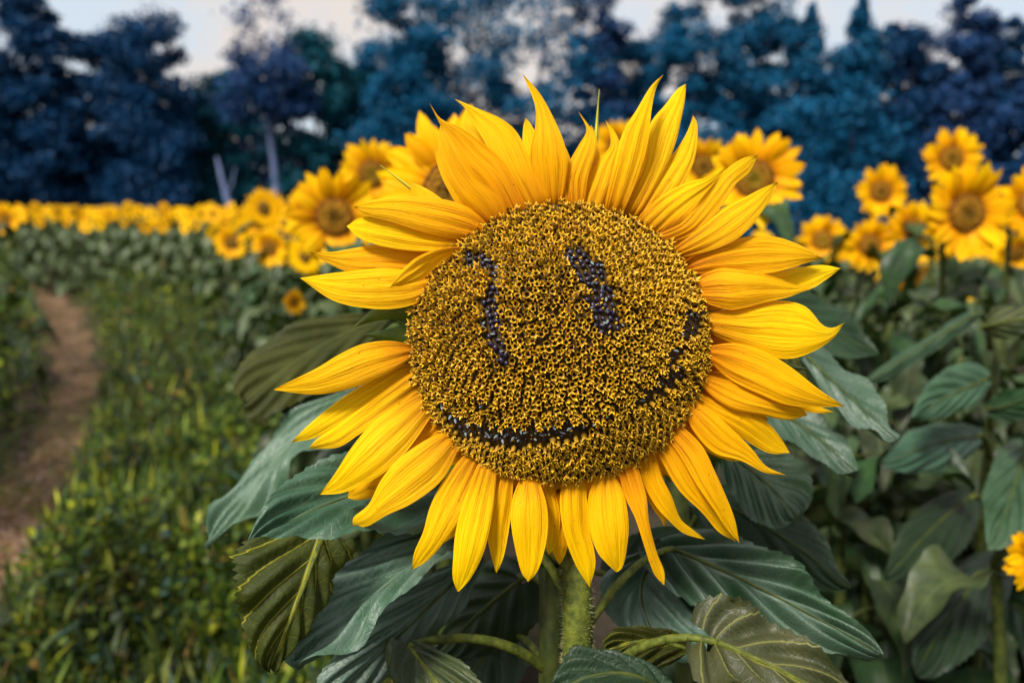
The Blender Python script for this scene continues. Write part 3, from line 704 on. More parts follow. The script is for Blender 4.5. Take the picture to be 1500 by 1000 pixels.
# petals: each traced with its own two edges, base to tip; (left edge, right edge, layer, tip depth, bow)
PET = [
 ([(796,300),(779,250),(777,220),(784,186),(783,152),(765,108)], [(822,298),(831,250),(828,215),(812,175),(790,136),(765,108)], 3, .01, .010),
 ([(770,310),(735,255),(708,205),(692,178),(682,160),(666,145)], [(800,300),(778,240),(760,198),(736,175),(700,159),(666,145)], 2, .012, .006),
 ([(740,300),(690,240),(672,190),(676,172),(684,158)], [(790,300),(740,240),(705,190),(694,172),(684,158)], 0, .03, .0),
 ([(740,320),(708,268),(680,240),(660,206),(645,183),(629,151)], [(772,308),(745,248),(715,216),(674,187),(646,174),(629,151)], 3, .0, .006),
 ([(712,330),(682,303),(655,262),(643,225),(642,200),(645,183)], [(744,318),(733,286),(704,262),(680,232),(660,203),(645,183)], 4, -.002, .010),
 ([(830,300),(823,262),(835,235),(848,212),(859,190),(847,163)], [(856,300),(862,262),(872,225),(874,203),(862,183),(847,163)], 2, .012, .006),
 ([(848,305),(860,268),(875,238),(893,215),(893,195),(886,175)], [(880,308),(895,270),(902,240),(908,215),(902,195),(886,175)], 1, .02, .004),
 ([(885,305),(897,250),(912,195),(933,160),(953,127),(972,109)], [(916,305),(938,250),(950,204),(954,165),(961,130),(972,109)], 4, .0, .010),
 ([(908,308),(940,245),(951,185),(975,153),(992,131),(1005,123)], [(940,312),(968,260),(988,215),(999,170),(1004,142),(1005,123)], 2, .015, .004),
 ([(922,312),(952,262),(985,226),(1003,200),(1012,180),(1015,169)], [(958,325),(995,280),(1017,235),(1022,200),(1021,180),(1015,169)], 1, .02, .004),
 ([(935,320),(965,290),(1000,270),(1035,260),(1052,253),(1065,244)], [(962,340),(990,315),(1015,294),(1040,273),(1055,258),(1065,244)], 3, .004, .008),
 ([(958,346),(1000,325),(1032,285),(1062,250),(1088,232),(1110,227)], [(978,358),(1020,340),(1055,305),(1078,270),(1098,252),(1110,227)], 3, .006, .004),
 ([(985,365),(1025,335),(1060,306),(1095,287),(1118,275),(1140,266)], [(998,378),(1045,366),(1085,346),(1113,315),(1130,288),(1140,266)], 4, -.002, .008),
 ([(1004,384),(1040,362),(1085,348),(1130,346),(1170,358),(1207,378)], [(1010,402),(1050,400),(1095,402),(1140,398),(1178,386),(1207,378)], 2, .004, .010),
 ([(1030,400),(1080,400),(1130,400),(1170,392),(1205,388),(1232,393)], [(1030,425),(1080,435),(1140,435),(1185,424),(1212,408),(1232,393)], 1, .014, .004),
 ([(1018,408),(1050,393),(1085,395),(1130,404),(1162,415),(1190,421)], [(1026,442),(1065,453),(1085,452),(1120,443),(1155,435),(1190,421)], 4, .0, .010),
 ([(1036,458),(1090,450),(1140,440),(1180,449),(1204,475),(1220,480),(1237,472)], [(1040,488),(1085,508),(1125,522),(1160,525),(1195,513),(1222,494),(1237,472)], 2, .004, .014),
 ([(1034,508),(1075,502),(1115,512),(1155,535),(1200,570),(1237,595)], [(1038,528),(1070,556),(1115,578),(1150,592),(1190,596),(1237,595)], 4, .0, .010),
 ([(1120,560),(1150,575),(1180,588),(1205,597),(1222,604)], [(1120,585),(1150,598),(1180,603),(1205,605),(1222,604)], 0, .014, .0),
 ([(1024,545),(1070,558),(1115,575),(1150,588),(1172,597),(1183,608)], [(1020,558),(1045,582),(1075,600),(1115,608),(1155,615),(1183,608)], 3, .004, .008),
 ([(1012,568),(1055,588),(1100,602),(1126,620),(1145,643),(1157,663)], [(1012,585),(1045,610),(1075,632),(1104,652),(1130,664),(1157,663)], 2, .01, .006),
 ([(1008,580),(1048,606),(1085,640),(1104,660),(1122,682),(1152,696)], [(1002,594),(1014,628),(1045,662),(1085,674),(1120,692),(1152,696)], 3, .0, .010),
 ([(972,635),(998,670),(1022,712),(1045,745),(1065,775),(1083,795)], [(994,620),(1028,652),(1048,692),(1065,730),(1077,762),(1083,795)], 4, -.004, .010),
 ([(958,650),(972,680),(995,718),(1028,750),(1052,778),(1078,793)], [(980,632),(1000,670),(1025,712),(1050,745),(1066,770),(1078,793)], 3, .004, .006),
 ([(934,668),(943,708),(960,740),(980,762),(1002,781),(1033,790)], [(958,658),(970,698),(984,726),(996,758),(1012,773),(1033,789)], 2, .006, .004),
 ([(938,690),(948,728),(958,748),(968,760),(973,771)], [(952,690),(962,730),(975,755),(976,764),(973,771)], 0, .01, .0),
 ([(904,684),(916,728),(931,760),(943,797),(957,838),(972,856)], [(930,674),(946,722),(951,765),(962,808),(973,836),(973,856)], 4, -.01, .006),
 ([(878,690),(863,722),(861,765),(874,806),(890,826),(902,837)], [(897,688),(914,722),(921,766),(918,804),(912,830),(904,837)], 3, -.004, .008),
 ([(826,698),(820,730),(823,765),(832,800),(846,832),(864,860)], [(856,696),(860,730),(862,770),(870,804),(872,828),(864,860)], 2, .004, .006),
 ([(812,730),(810,790),(809,805),(814,818),(820,826)], [(830,730),(832,790),(829,808),(825,818),(820,826)], 0, .008, .0),
 ([(788,700),(795,740),(800,775),(800,800),(803,812)], [(808,700),(819,745),(820,770),(815,799),(803,812)], 1, .006, .0),
 ([(764,698),(752,725),(748,757),(753,795),(763,836),(773,851)], [(788,698),(800,735),(803,768),(798,804),(788,835),(775,851)], 4, -.006, .010),
 ([(732,696),(716,740),(711,768),(717,803),(724,830),(727,839)], [(752,698),(750,738),(746,772),(739,810),(731,832),(727,839)], 2, .004, .004),
 ([(702,676),(682,725),(668,775),(664,815),(663,845),(670,866)], [(728,688),(724,730),(716,780),(706,815),(690,846),(672,866)], 4, -.006, .008),
 ([(682,664),(650,702),(630,742),(620,778),(607,808),(603,833)], [(706,678),(692,722),(672,762),(648,797),(625,822),(605,833)], 3, -.002, .008),
 ([(700,690),(680,730),(655,765),(640,785),(630,800)], [(712,700),(700,740),(675,775),(655,792),(630,802)], 0, .01, .0),
 ([(655,630),(622,645),(584,672),(558,703),(540,738),(518,757),(517,768)], [(674,653),(648,702),(605,736),(565,755),(542,769),(528,772),(517,770)], 4, .0, .012),
 ([(590,665),(555,685),(525,706),(512,718),(509,727)], [(590,700),(560,722),(540,730),(522,732),(510,729)], 0, .012, .0),
 ([(620,573),(585,592),(545,620),(515,655),(490,694),(468,724)], [(636,603),(600,655),(565,690),(530,711),(500,722),(468,724)], 3, .0, .012),
 ([(634,606),(600,640),(565,675),(545,700),(538,714)], [(652,630),(625,660),(595,695),(565,715),(538,716)], 1, .006, .0),
 ([(608,530),(570,542),(528,565),(488,592),(452,622),(427,647)], [(612,550),(580,570),(540,598),(500,622),(462,641),(427,648)], 1, .006, .006),
 ([(612,540),(575,562),(535,592),(495,622),(465,642),(452,657)], [(620,570),(590,592),(560,615),(525,637),(495,655),(452,657)], 2, .0, .006),
 ([(608,506),(570,499),(530,504),(495,520),(460,541),(402,569)], [(612,518),(582,540),(545,557),(510,570),(460,578),(402,571)], 4, -.004, .012),
 ([(656,385),(610,395),(560,392),(510,397),(470,402),(440,407)], [(650,412),(625,436),(590,450),(545,452),(490,441),(440,408)], 3, .0, .012),
 ([(650,368),(600,362),(555,358),(515,364),(485,369),(453,369)], [(650,395),(610,405),(560,405),(520,402),(485,388),(453,369)], 1, .01, .004),
 ([(672,362),(640,365),(612,376),(592,392),(580,407),(571,421)], [(678,372),(655,378),(640,390),(618,408),(595,417),(571,421)], 5, -.022, .010),
 ([(690,345),(640,335),(590,322),(550,317),(525,320),(508,331)], [(690,362),(640,368),(590,366),(550,358),(525,348),(508,332)], 3, .002, .008),
 ([(717,332),(695,308),(655,293),(605,288),(555,291),(518,303)], [(714,352),(670,350),(625,341),(575,325),(535,315),(518,303)], 4, -.002, .012),
]
HPX = np.array([825.0, 502.0])
for k, (A, B, lay, tipd, bow) in enumerate(PET):
    r = random.Random(k)
    A = np.array(A, float); B = np.array(B, float)
    c0 = (A[0]+B[0])/2; inw = (HPX-c0)/np.linalg.norm(HPX-c0)*14
    A = np.vstack([A[0]+inw+(B[0]-A[0])*0.25, A]); B = np.vstack([B[0]+inw-(B[0]-A[1])*0.25, B])
    n, m = 30, 12
    ea, eb = cat(A, n), cat(B, n)
    d0 = 0.6415-0.0030*lay; ph = r.uniform(0, 6); nr = r.choice([2.5, 3, 3.5])
    V = []; F = []; UV = []
    for i in range(n):
        t = i/(n-1); tt = max(0, (t-0.1)/0.9)
        for j in range(m+1):
            s = j/m; p = ea[i]+(eb[i]-ea[i])*s
            wl = np.linalg.norm(eb[i]-ea[i])/1155*0.62
            d = d0 + 0.008*max(0, 0.12-t)/0.12 + tipd*tt**1.4 - bow*math.sin(math.pi*min(1, tt*0.95))
            d += 0.0011*math.sin(2*math.pi*nr*s+ph)*(1-0.7*t)*min(1, wl/0.012) + 0.10*wl*(2*s-1)**2 + 0.0010*math.sin(t*9+ph+s*3)
            if lay == 5: d += -0.012*math.sin(math.pi*t)*(1-s)
            V.append(P(p[0], p[1], d)-HB); UV.append((t, s))
    for i in range(n-1):
        for j in range(m): a = i*(m+1)+j; F.append((a, a+1, a+m+2, a+m+1))
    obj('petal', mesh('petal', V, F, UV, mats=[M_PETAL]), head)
rp = random.Random(99)
for k in range(44):
    a = 2*math.pi*(k+rp.uniform(-.3, .3))/44; deg = math.degrees(a) % 360      # 0 right, 90 down
    q = rp.uniform(1.42, 1.66) if (deg > 225 or deg < 40) else rp.uniform(1.12, 1.30)
    if 160 < deg < 200: continue
    c0 = HPX+np.array([212*math.cos(a), 196*math.sin(a)]); c1 = HPX+np.array([220*q*math.cos(a+rp.uniform(-.06, .06)), 203*q*math.sin(a+rp.uniform(-.06, .06))])
    u = c1-c0; nv_ = np.array([-u[1], u[0]])/np.linalg.norm(u); wd = rp.uniform(15, 21)
    V = []; F = []; UV = []
    for i in range(16):
        t = i/15; w_ = wd*(0.5+0.5*math.sin(math.pi*min(1, .15+.6*t)))*(1-t**4)**.8 if t < 1 else 0
        for j in range(9):
            s = j/8*2-1; p = c0+u*t+nv_*s*w_
            V.append(P(p[0], p[1], .6475+.012*t-.005*math.sin(math.pi*t)+.002*s*s+.0008*math.sin(9*s))-HB); UV.append((t, s/2+.5))
    for i in range(15):
        for j in range(8): b_ = i*9+j; F.append((b_, b_+1, b_+10, b_+9))
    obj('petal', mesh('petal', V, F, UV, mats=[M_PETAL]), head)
# bracts: green pointed scales behind the petals
def bract(px0, py0, px1, py1, wpx, d0=0.652, d1=0.662, bendpx=0.0, mat=None):
    V = []; F = []; UV = []
    a = np.array([px0, py0], float); b = np.array([px1, py1], float); u = (b-a); nrm = np.array([-u[1], u[0]])/np.linalg.norm(u)
    for i in range(12):
        t = i/11; w_ = wpx*(1-t)**0.9*(0.75+0.5*math.sin(t*2.0)) if t < 1 else 0.6
        c = a+u*t+nrm*bendpx*math.sin(math.pi*t)
        for j in range(5):
            s = j/4-0.5; q = c+nrm*s*max(w_, 1.4); V.append(P(q[0], q[1], d0+(d1-d0)*t+0.004*(2*s)**2)-HB); UV.append((t, s+.5))
    for i in range(11):
        for j in range(4): k_ = i*5+j; F.append((k_, k_+1, k_+6, k_+5))
    obj('bract', mesh('bract', V, F, UV, mats=[mat or M_BRACT]), head)
bract(628, 452, 519, 478, 46, .640, .640, 12); bract(634, 462, 540, 500, 40, .655, .66); bract(620, 500, 545, 508, 30)
bract(874, 300, 878, 131, 11, .665, .672, -3, M_BRACT_Y); bract(660, 320, 557, 242, 9, .664, .67, 0, M_BRACT_Y)
bract(1045, 510, 1182, 540, 50, .655, .665, 8); bract(1000, 620, 1084, 672, 62, .655, .665, 8)
for k in range(34):
    a = 2*math.pi*(k+random.uniform(-.25, .25))/34; ca, sa = math.cos(a), math.sin(a)
    q = random.uniform(1.22, 1.38)
    bract(825+208*ca, 502+192*sa, 825+215*q*ca, 502+200*q*sa, 36, .647, .655)

# stem, bent over behind the head, with hairs
sp = [Vector((0, 0, 0)), P(846, 1150, .668)-HB, P(846, 980, .668)-HB, P(845, 860, .672)-HB, P(842, 760, .682)-HB, P(838, 680, .690)-HB, P(833, 610, .682)-HB]
sp[1].x = sp[2].x*0.6; sp[1].y = 0
spc = cat([tuple(v) for v in sp], 40)
V, F, UV = tube([Vector(v) for v in spc], [0.0135-0.0012*i/39 for i in range(40)], 16, 0.03)
stem = obj('stem', mesh('stem', V, F, UV, mats=[M_STEM]), hero)
Hh = []
for k in range(2600):
    i = random.randint(10, 34); c = Vector(spc[i]).lerp(Vector(spc[i+1]), random.random()); a = random.uniform(0, 6.28)
    o_ = Vector((math.cos(a), math.sin(a), 0)); b0 = c+o_*0.0128; tp_ = b0+o_*random.uniform(.0015, .004)+Vector((0, 0, random.gauss(0, .001)))
    sd = Vector((0, 0, 0.00014))
    Hh.append([b0-sd, b0+sd, tp_+sd*.2, tp_-sd*.2])
tag(obj('stem_hair', quads('stem_hair', np.array([[list(v) for v in q] for q in Hh]), [M_HAIR]), stem), kind='stuff')

SA = (846, 900, .668)
# leaves of the main plant
hero_leaf(hero, HB, [(690, 715, .72), (530, 722, .68), (360, 806, .61), (500, 655, .70), (560, 808, .625)], M_LEAF, SA, prof='heart', curl=0.10)
hero_leaf(hero, HB, [(470, 790, .605), (437, 880, .585), (396, 978, .58), (344, 850, .575), (492, 850, .612)], M_LEAF_U, None, prof='trunc', curl=0.05, nv=4, serr=0.06)
hero_leaf(hero, HB, [(700, 765, .70), (575, 852, .65), (436, 981, .60), (535, 800, .665), (625, 855, .635)], M_LEAF_P, (840, 840, .67), prof='oval', curl=0.10, puck=.009, wave=.007)
hero_leaf(hero, HB, [(985, 803, .74), (1115, 862, .715), (1292, 958, .69), (1125, 790, .745), (1060, 935, .685)], M_LEAF_P, (852, 930, .67), prof='heart', puck=.020, wave=.007, n=80, m=20)
hero_leaf(hero, HB, [(988, 800, .765), (940, 860, .745), (975, 955, .70), (885, 835, .755), (1050, 880, .735)], M_LEAF_P, None, prof='oval', puck=.012, wave=.006)
hero_leaf(hero, HB, [(1052, 941, .560), (1150, 985, .545), (1310, 1070, .53), (1105, 872, .575), (1085, 1035, .50)], M_LEAF_O, (885, 985, .61), pr=0.0030, nv=4, prof='heart', serr=0.07, wave=.006)
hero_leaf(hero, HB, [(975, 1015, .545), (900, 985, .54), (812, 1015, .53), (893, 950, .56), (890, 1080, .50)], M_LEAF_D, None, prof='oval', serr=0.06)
hero_leaf(hero, HB, [(1005, 950, .66), (945, 938, .65), (885, 955, .64), (945, 915, .66), (945, 985, .64)], M_LEAF_U, None, prof='oval')

# neighbour whose stem stands beside the main stem
nb = P(806, 950, .735); nbb = Vector((nb.x, nb.y, 0))
n1 = thing('sunflower', nbb, 'sunflower stalk standing close behind the left of the hairy main stem', 'sunflower')
sp = [Vector((0, 0, 0)), P(806, 980, .735)-nbb, P(806, 860, .74)-nbb, P(804, 740, .75)-nbb, P(800, 560, .76)-nbb]; sp[1].x = 0
V, F, UV = tube([Vector(v) for v in cat([tuple(v) for v in sp], 24)], 0.0105, 12, 0.03); obj('stem', mesh('stem', V, F, UV, mats=[M_STEM_D]), n1)
hero_leaf(n1, nbb, [(705, 812, .76), (610, 905, .73), (485, 1025, .69), (565, 880, .72), (665, 905, .75)], M_LEAF_P, None, prof='oval')
o = hero_leaf(n1, nbb, [(600, 946, .70), (640, 1000, .66), (700, 1090, .62), (570, 1010, .68), (720, 1000, .64)], M_LEAF_O, None, prof='heart')
V, F, UV = tube([p-nbb for p in bez(P(805, 985, .735), P(715, 938, .71), P(600, 945, .70), 14)], [.0052-.0016*i/13 for i in range(14)], 8)
obj('petiole', mesh('petiole', V, F, UV, mats=[M_STEM]), o)
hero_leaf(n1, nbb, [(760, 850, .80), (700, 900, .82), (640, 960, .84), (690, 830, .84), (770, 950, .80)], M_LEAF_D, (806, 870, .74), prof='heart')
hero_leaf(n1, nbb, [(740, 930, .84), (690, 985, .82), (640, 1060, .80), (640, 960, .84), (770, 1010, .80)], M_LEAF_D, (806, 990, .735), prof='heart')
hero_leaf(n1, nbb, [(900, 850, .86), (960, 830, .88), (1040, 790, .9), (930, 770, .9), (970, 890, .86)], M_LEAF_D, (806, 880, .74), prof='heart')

# neighbour on the left, hidden behind the flower, its leaves hang over the weeds
lb = P(650, 800, 1.12); lbb = Vector((lb.x, lb.y, 0))
n2 = thing('sunflower', lbb, 'sunflower plant behind the left petals with pale drooping leaves over the weeds', 'sunflower')
V, F, UV = tube([Vector((0, 0, 0)), Vector((0.01, 0, .5)), Vector((0, .01, 1.0)), Vector((0.01, 0.02, 1.4))], [.014, .013, .012, .010], 10); obj('stem', mesh('stem', V, F, UV, mats=[M_STEM_D]), n2)
hero_leaf(n2, lbb, [(520, 575, 1.02), (425, 655, .98), (304, 803, .90), (375, 640, 1.0), (480, 650, .95)], M_LEAF_P, (650, 640, 1.12), prof='heart', curl=-0.2, wave=.014)
hero_leaf(n2, lbb, [(575, 465, 1.10), (470, 508, 1.06), (357, 590, 1.0), (440, 470, 1.08), (490, 560, 1.03)], M_LEAF_G, (650, 520, 1.12), prof='oval')
hero_leaf(n2, lbb, [(560, 560, 1.1), (490, 585, 1.06), (405, 600, 1.02), (480, 555, 1.08), (500, 640, 1.03)], M_LEAF, (650, 600, 1.12), prof='heart')
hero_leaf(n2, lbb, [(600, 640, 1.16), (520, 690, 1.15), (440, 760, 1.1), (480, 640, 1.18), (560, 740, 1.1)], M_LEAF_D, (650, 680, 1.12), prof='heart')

# neighbour on the right, leaves fanned out beside the lower right petals
rb = P(1010, 800, 1.0); rbb = Vector((rb.x, rb.y, 0))
n3 = thing('sunflower', rbb, 'sunflower plant behind the right petals with grey green drooping leaves', 'sunflower')
V, F, UV = tube([Vector((0, 0, 0)), Vector((0.01, 0, .5)), Vector((0, .01, 1.0)), Vector((-0.03, 0.05, 1.42))], [.015, .014, .012, .010], 10); obj('stem', mesh('stem', V, F, UV, mats=[M_STEM_D]), n3)
hero_leaf(n3, rbb, [(1180, 520, .93), (1238, 575, .90), (1314, 643, .86), (1262, 565, .95), (1225, 625, .86)], M_LEAF_P, (1010, 600, 1.0), prof='heart', curl=-.2)
hero_leaf(n3, rbb, [(1120, 590, .95), (1185, 632, .90), (1256, 694, .85), (1205, 612, .94), (1165, 672, .87)], M_LEAF_P, (1010, 650, 1.0), prof='heart', curl=-.15)
hero_leaf(n3, rbb, [(1060, 660, .90), (1115, 700, .85), (1168, 756, .80), (1150, 655, .87), (1075, 735, .84)], M_LEAF, (1010, 720, 1.0), prof='oval')
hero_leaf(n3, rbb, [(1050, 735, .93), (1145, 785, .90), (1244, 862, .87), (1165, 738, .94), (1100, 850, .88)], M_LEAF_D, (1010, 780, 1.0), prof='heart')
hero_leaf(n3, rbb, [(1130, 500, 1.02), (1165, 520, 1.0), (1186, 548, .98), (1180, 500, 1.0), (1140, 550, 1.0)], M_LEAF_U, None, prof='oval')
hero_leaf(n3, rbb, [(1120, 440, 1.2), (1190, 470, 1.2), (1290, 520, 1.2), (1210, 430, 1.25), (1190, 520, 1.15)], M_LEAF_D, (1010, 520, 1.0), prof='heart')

# right hand plants with individual leaves
rb = P(1450, 700, 1.62); rbb = Vector((rb.x, rb.y, 0))
n4 = thing('sunflower', rbb, 'leafy sunflower plant without visible bloom filling the right edge', 'sunflower')
V, F, UV = tube([Vector((0, 0, 0)), Vector((0.01, 0, .5)), Vector((0, .01, .9)), Vector((0.0, 0.02, 1.3))], [.015, .014, .012, .006], 10); obj('stem', mesh('stem', V, F, UV, mats=[M_STEM_D]), n4)
def rl(b, m_, t_, a, c, mat=M_LEAF, sy=None, **kw): hero_leaf(n4, rbb, [b, m_, t_, a, c], mat, (1450, sy or b[1]+30, 1.62), pr=.005, **kw)
rl((1440, 558, 1.45), (1395, 578, 1.38), (1335, 612, 1.30), (1385, 530, 1.42), (1400, 612, 1.36))
rl((1425, 462, 1.5), (1345, 512, 1.4), (1255, 572, 1.3), (1350, 500, 1.45), (1352, 530, 1.38))
rl((1440, 480, 1.5), (1480, 470, 1.42), (1560, 455, 1.35), (1480, 440, 1.5), (1490, 500, 1.38), M_LEAF_O)
rl((1450, 600, 1.5), (1490, 590, 1.4), (1560, 560, 1.3), (1480, 565, 1.45), (1500, 620, 1.35))
rl((1500, 660, 1.5), (1480, 730, 1.35), (1450, 810, 1.25), (1440, 690, 1.4), (1540, 730, 1.3))
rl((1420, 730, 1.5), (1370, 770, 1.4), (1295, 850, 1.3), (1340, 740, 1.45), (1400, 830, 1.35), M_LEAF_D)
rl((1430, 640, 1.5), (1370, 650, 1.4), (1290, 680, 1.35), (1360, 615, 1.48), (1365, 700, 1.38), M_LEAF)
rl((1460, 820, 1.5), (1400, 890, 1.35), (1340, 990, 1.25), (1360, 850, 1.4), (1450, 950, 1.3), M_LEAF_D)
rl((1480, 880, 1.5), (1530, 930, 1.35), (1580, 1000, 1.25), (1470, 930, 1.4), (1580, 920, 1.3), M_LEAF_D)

# ------------------------------------------------------------------ sunflowers behind, largest first
head_at(490, 318, 78, 'sunflower with big brown disc left of the main flower', yaw=0.25, seed=1)
head_at(545, 255, 56, 'sunflower half hidden between the large left bloom and the main petals', yaw=0.2, seed=2, tilt=0.1)
sunflower(P(662, 280, 1.25), 0.145, 'sunflower close behind the upper left petals with long pointed petals', yaw=-0.35, seed=3, tilt=0.15, nleaf=6, lmax=.8)
head_at(395, 364, 33, 'small round sunflower just below left of the large left bloom', seed=4)
head_at(338, 356, 27, 'small pale disc sunflower at the right end of the yellow band', seed=5)
head_at(382, 326, 28, 'sunflower above the small round one in the left group', seed=6)
head_at(448, 300, 30, 'sunflower peeping out left of the large left bloom', seed=7)
head_at(1105, 262, 80, 'sunflower with brown and green disc behind the right upper petals', yaw=-0.25, seed=8)
head_at(1030, 245, 50, 'sunflower mostly hidden behind the tall right upper petals', seed=9, yaw=.2)
head_at(905, 215, 45, 'sunflower tips showing behind the top centre petals', seed=10)
head_at(1394, 232, 50, 'topmost sunflower on the right, small disc, standing above the others', seed=11)
head_at(1291, 281, 44, 'round sunflower left of the topmost one on the right', seed=12)
head_at(1416, 312, 80, 'large sunflower with wide dark disc below the topmost one', seed=13, R=0.15, yaw=.1)
head_at(1275, 360, 46, 'sunflower below the round one in the right group', seed=14)
head_at(1205, 352, 42, 'small sunflower touching the right tips of the main petals', seed=15, yaw=-.4)
head_at(1338, 336, 46, 'sunflower tucked behind the left side of the large dark disc bloom', seed=16)
head_at(1512, 300, 62, 'sunflower cut by the right edge at the height of the group', seed=17)
head_at(1335, 405, 38, 'drooping sunflower half buried in leaves under the right group', seed=18, tilt=-.7, yaw=.5)
head_at(1490, 372, 36, 'sunflower low at the right edge under the cut off bloom', seed=19, tilt=-.3)
head_at(1527, 815, 66, 'low sunflower whose petal tips enter at the right edge', seed=20, R=.07, nleaf=3)
head_at(431, 442, 21, 'small narrow yellow bud seen edge on left of the main petals', seed=21, R=.055, yaw=.9, nleaf=5, lmax=.7)
# leafy fillers of the rows right and left
fill = [(1180, 470, 1.9), (1250, 440, 2.3), (1330, 470, 2.1), (1420, 440, 2.4), (1500, 470, 2.2), (1215, 640, 1.7), (1300, 560, 1.9), (1560, 560, 1.8), (1120, 420, 3.0), (1390, 400, 3.3), (1200, 400, 3.6), (1460, 420, 3.0),
        (1165, 560, 1.6), (1235, 520, 2.0), (1290, 640, 1.75), (1360, 540, 2.2), (1440, 520, 1.95), (1520, 620, 2.0), (1190, 760, 1.5), (1310, 850, 1.5), (1430, 760, 1.85),
        (560, 480, 2.2), (500, 430, 3.0), (440, 430, 4.0), (400, 420, 5.0), (520, 520, 1.8), (370, 400, 6.2), (330, 395, 7.2), (1270, 700, 1.45), (1400, 620, 2.0), (1340, 760, 1.7)]
FILL_LAB = ['leafy bloomless stalk just off the right petal tips', 'leafy bloomless stalk under the small sunflower at the right petal tips', 'leafy bloomless stalk below the drooping buried sunflower',
 'leafy bloomless stalk under the large dark disc bloom', 'leafy bloomless stalk at the right edge under the cut off bloom', 'low leafy stalk beside the long right lower petals', 'leafy bloomless stalk in the middle of the right hand leaves',
 'leafy stalk mostly outside the right edge', 'leafy stalk behind the rightmost upper petals', 'leafy stalk behind the tucked sunflower of the right group', 'leafy stalk behind the sunflower at the petal tips', 'leafy stalk behind the large bloom near the right edge',
 'leafy stalk tight against the right lower petal tips', 'leafy stalk under the pair of small right blooms', 'dark leafy stalk in the middle of the right shade', 'leafy stalk below the tucked sunflower', 'leafy stalk between the large bloom and the right edge plant', 'leafy stalk behind the right edge plant', 'low leafy stalk beside the long grey main leaf', 'lowest leafy stalk in the bottom right shade', 'leafy stalk behind the stem of the right edge plant',
 'leafy bloomless stalk nearest the left petals of the main flower', 'leafy stalk below the large left bloom', 'leafy stalk behind the small narrow yellow bud', 'leafy stalk under the small round sunflower on the left', 'leafy stalk close behind the left middle petals',
 'leafy stalk farther back under the small pale disc sunflower', 'farthest leafy bloomless stalk of the left row', 'low leafy stalk in the dark gap right of the grey green leaves', 'leafy stalk beside the plant that fills the right edge', 'low dark leafy stalk in the lower right shade']
for k, (px, py, d) in enumerate(fill):
    p = P(px, py, d); p.z = max(p.z, 0.75)
    side = 'right' if px > 800 else 'left'
    sunflower(p, .14, FILL_LAB[k], seed=60+k, bloom=False, nleaf=13, lmin=.2, lmax=1.0, group=f'leafy stalks in the rows {side} of the main flower')

# the far field: whole plants as single small meshes
def far_plant(seed):
    r = random.Random(seed); V = []; F = []; MI = []
    def add(v, f, mi):
        o_ = len(V); V.extend([Vector(a) for a in v]); F.extend([tuple(i+o_ for i in q) for q in f]); MI.extend([mi]*len(f))
    h = 1.36
    v, f, _ = tube([Vector((0, 0.03, 0)), Vector((0, 0.03, h*.6)), Vector((0, 0.02, h))], [.014, .012, .009], 5); add(v, f, 0)
    an = 0
    for k in range(12):
        an += 2.4; z = h*(0.12+0.82*k/11); s = r.uniform(.8, 1.2)*(1.2-.5*k/11)
        m = T(Vector((0, .03, z))) @ Matrix.Rotation(an, 4, 'Z') @ Matrix.Rotation(r.uniform(.1, .7), 4, 'Y') @ Matrix.Scale(s, 4)
        lv = [(0.03, 0, 0), (.14, .10, .03), (.14, 0, .0), (.14, -.10, .03), (.26, .07, -.02), (.26, 0, -.05), (.26, -.07, -.02), (.36, 0, -.14)]
        add([m @ Vector(a) for a in lv], [(0, 2, 1), (0, 3, 2), (1, 2, 5, 4), (2, 3, 6, 5), (4, 5, 7), (5, 6, 7)], 1)
    fm = face_matrix(Vector((0, -0.02, h)), r.uniform(-.5, .5), r.uniform(-.2, .25))
    for lay in range(2):
        for k in range(15):
            a = 2*math.pi*(k+.5*lay)/15; l_ = r.uniform(.118, .152); z = -0.006*lay+r.uniform(-.01, .012)
            m = fm @ Matrix.Rotation(a, 4, 'Z')
            add([m @ Vector(q) for q in [(.04, -.010, 0), (.04, .010, 0), (.09, .017, .006), (.09, -.017, .006), (l_, 0, z)]], [(0, 1, 2, 3), (3, 2, 4)], 2)
    dv = [(0, 0, .012)]+[(math.cos(j*.628)*.03, math.sin(j*.628)*.03, .014) for j in range(10)]+[(math.cos(j*.628)*.048, math.sin(j*.628)*.048, .0) for j in range(10)]
    add([fm @ Vector(q) for q in dv], [(0, 1+j, 1+(j+1) % 10) for j in range(10)]+[(1+j, 11+j, 11+(j+1) % 10, 1+(j+1) % 10) for j in range(10)], 3)
    return mesh('far_sunflower', V, F, uv=[(0.6, .5)]*len(V), col=[(0.14, 0.07, 0.006, 1)]*len(V), mats=[M_STEM_D, M_LEAF_F, M_PETAL_BG, M_DISC_BG], mat_idx=MI, smooth=False)
FAR = [far_plant(s) for s in range(12)]
EDGE = [G(205, 432), G(238, 437)]
def in_field(x, y):
    # left block starts beyond the end of the path; the main row lies right of a line running away from the camera
    px = 750 + FPX*x/(y*math.cos(PITCH)+1.5*math.sin(PITCH))
    if y > 13.3: return -60 < px < 1560
    lim = -0.115*y*y*0.12 - 0.30*y + 0.35
    return x > lim and px < 1560
r = random.Random(4)
cands = []
y = 3.4
while y < 44:
    xx = -0.72*y
    while xx < 0.72*y:
        X = xx + r.uniform(-.15, .15); Y = y + r.uniform(-.2, .2)
        if in_field(X, Y): cands.append((X, Y))
        xx += 0.52+0.012*y
    y += 0.62+0.015*y
vis = []
for (X, Y) in cands:
    px = 750 + FPX*X/(Y*math.cos(PITCH)+1.5*math.sin(PITCH))
    if 520 < px < 1080 and Y > 3: continue         # hidden behind the main flower
    if px >= 1080 and (Y > 12 or Y < 5): continue              # hidden behind the right group
    vis.append((X, Y, px))
vis.sort(key=lambda q: q[1])
stuffQ = []
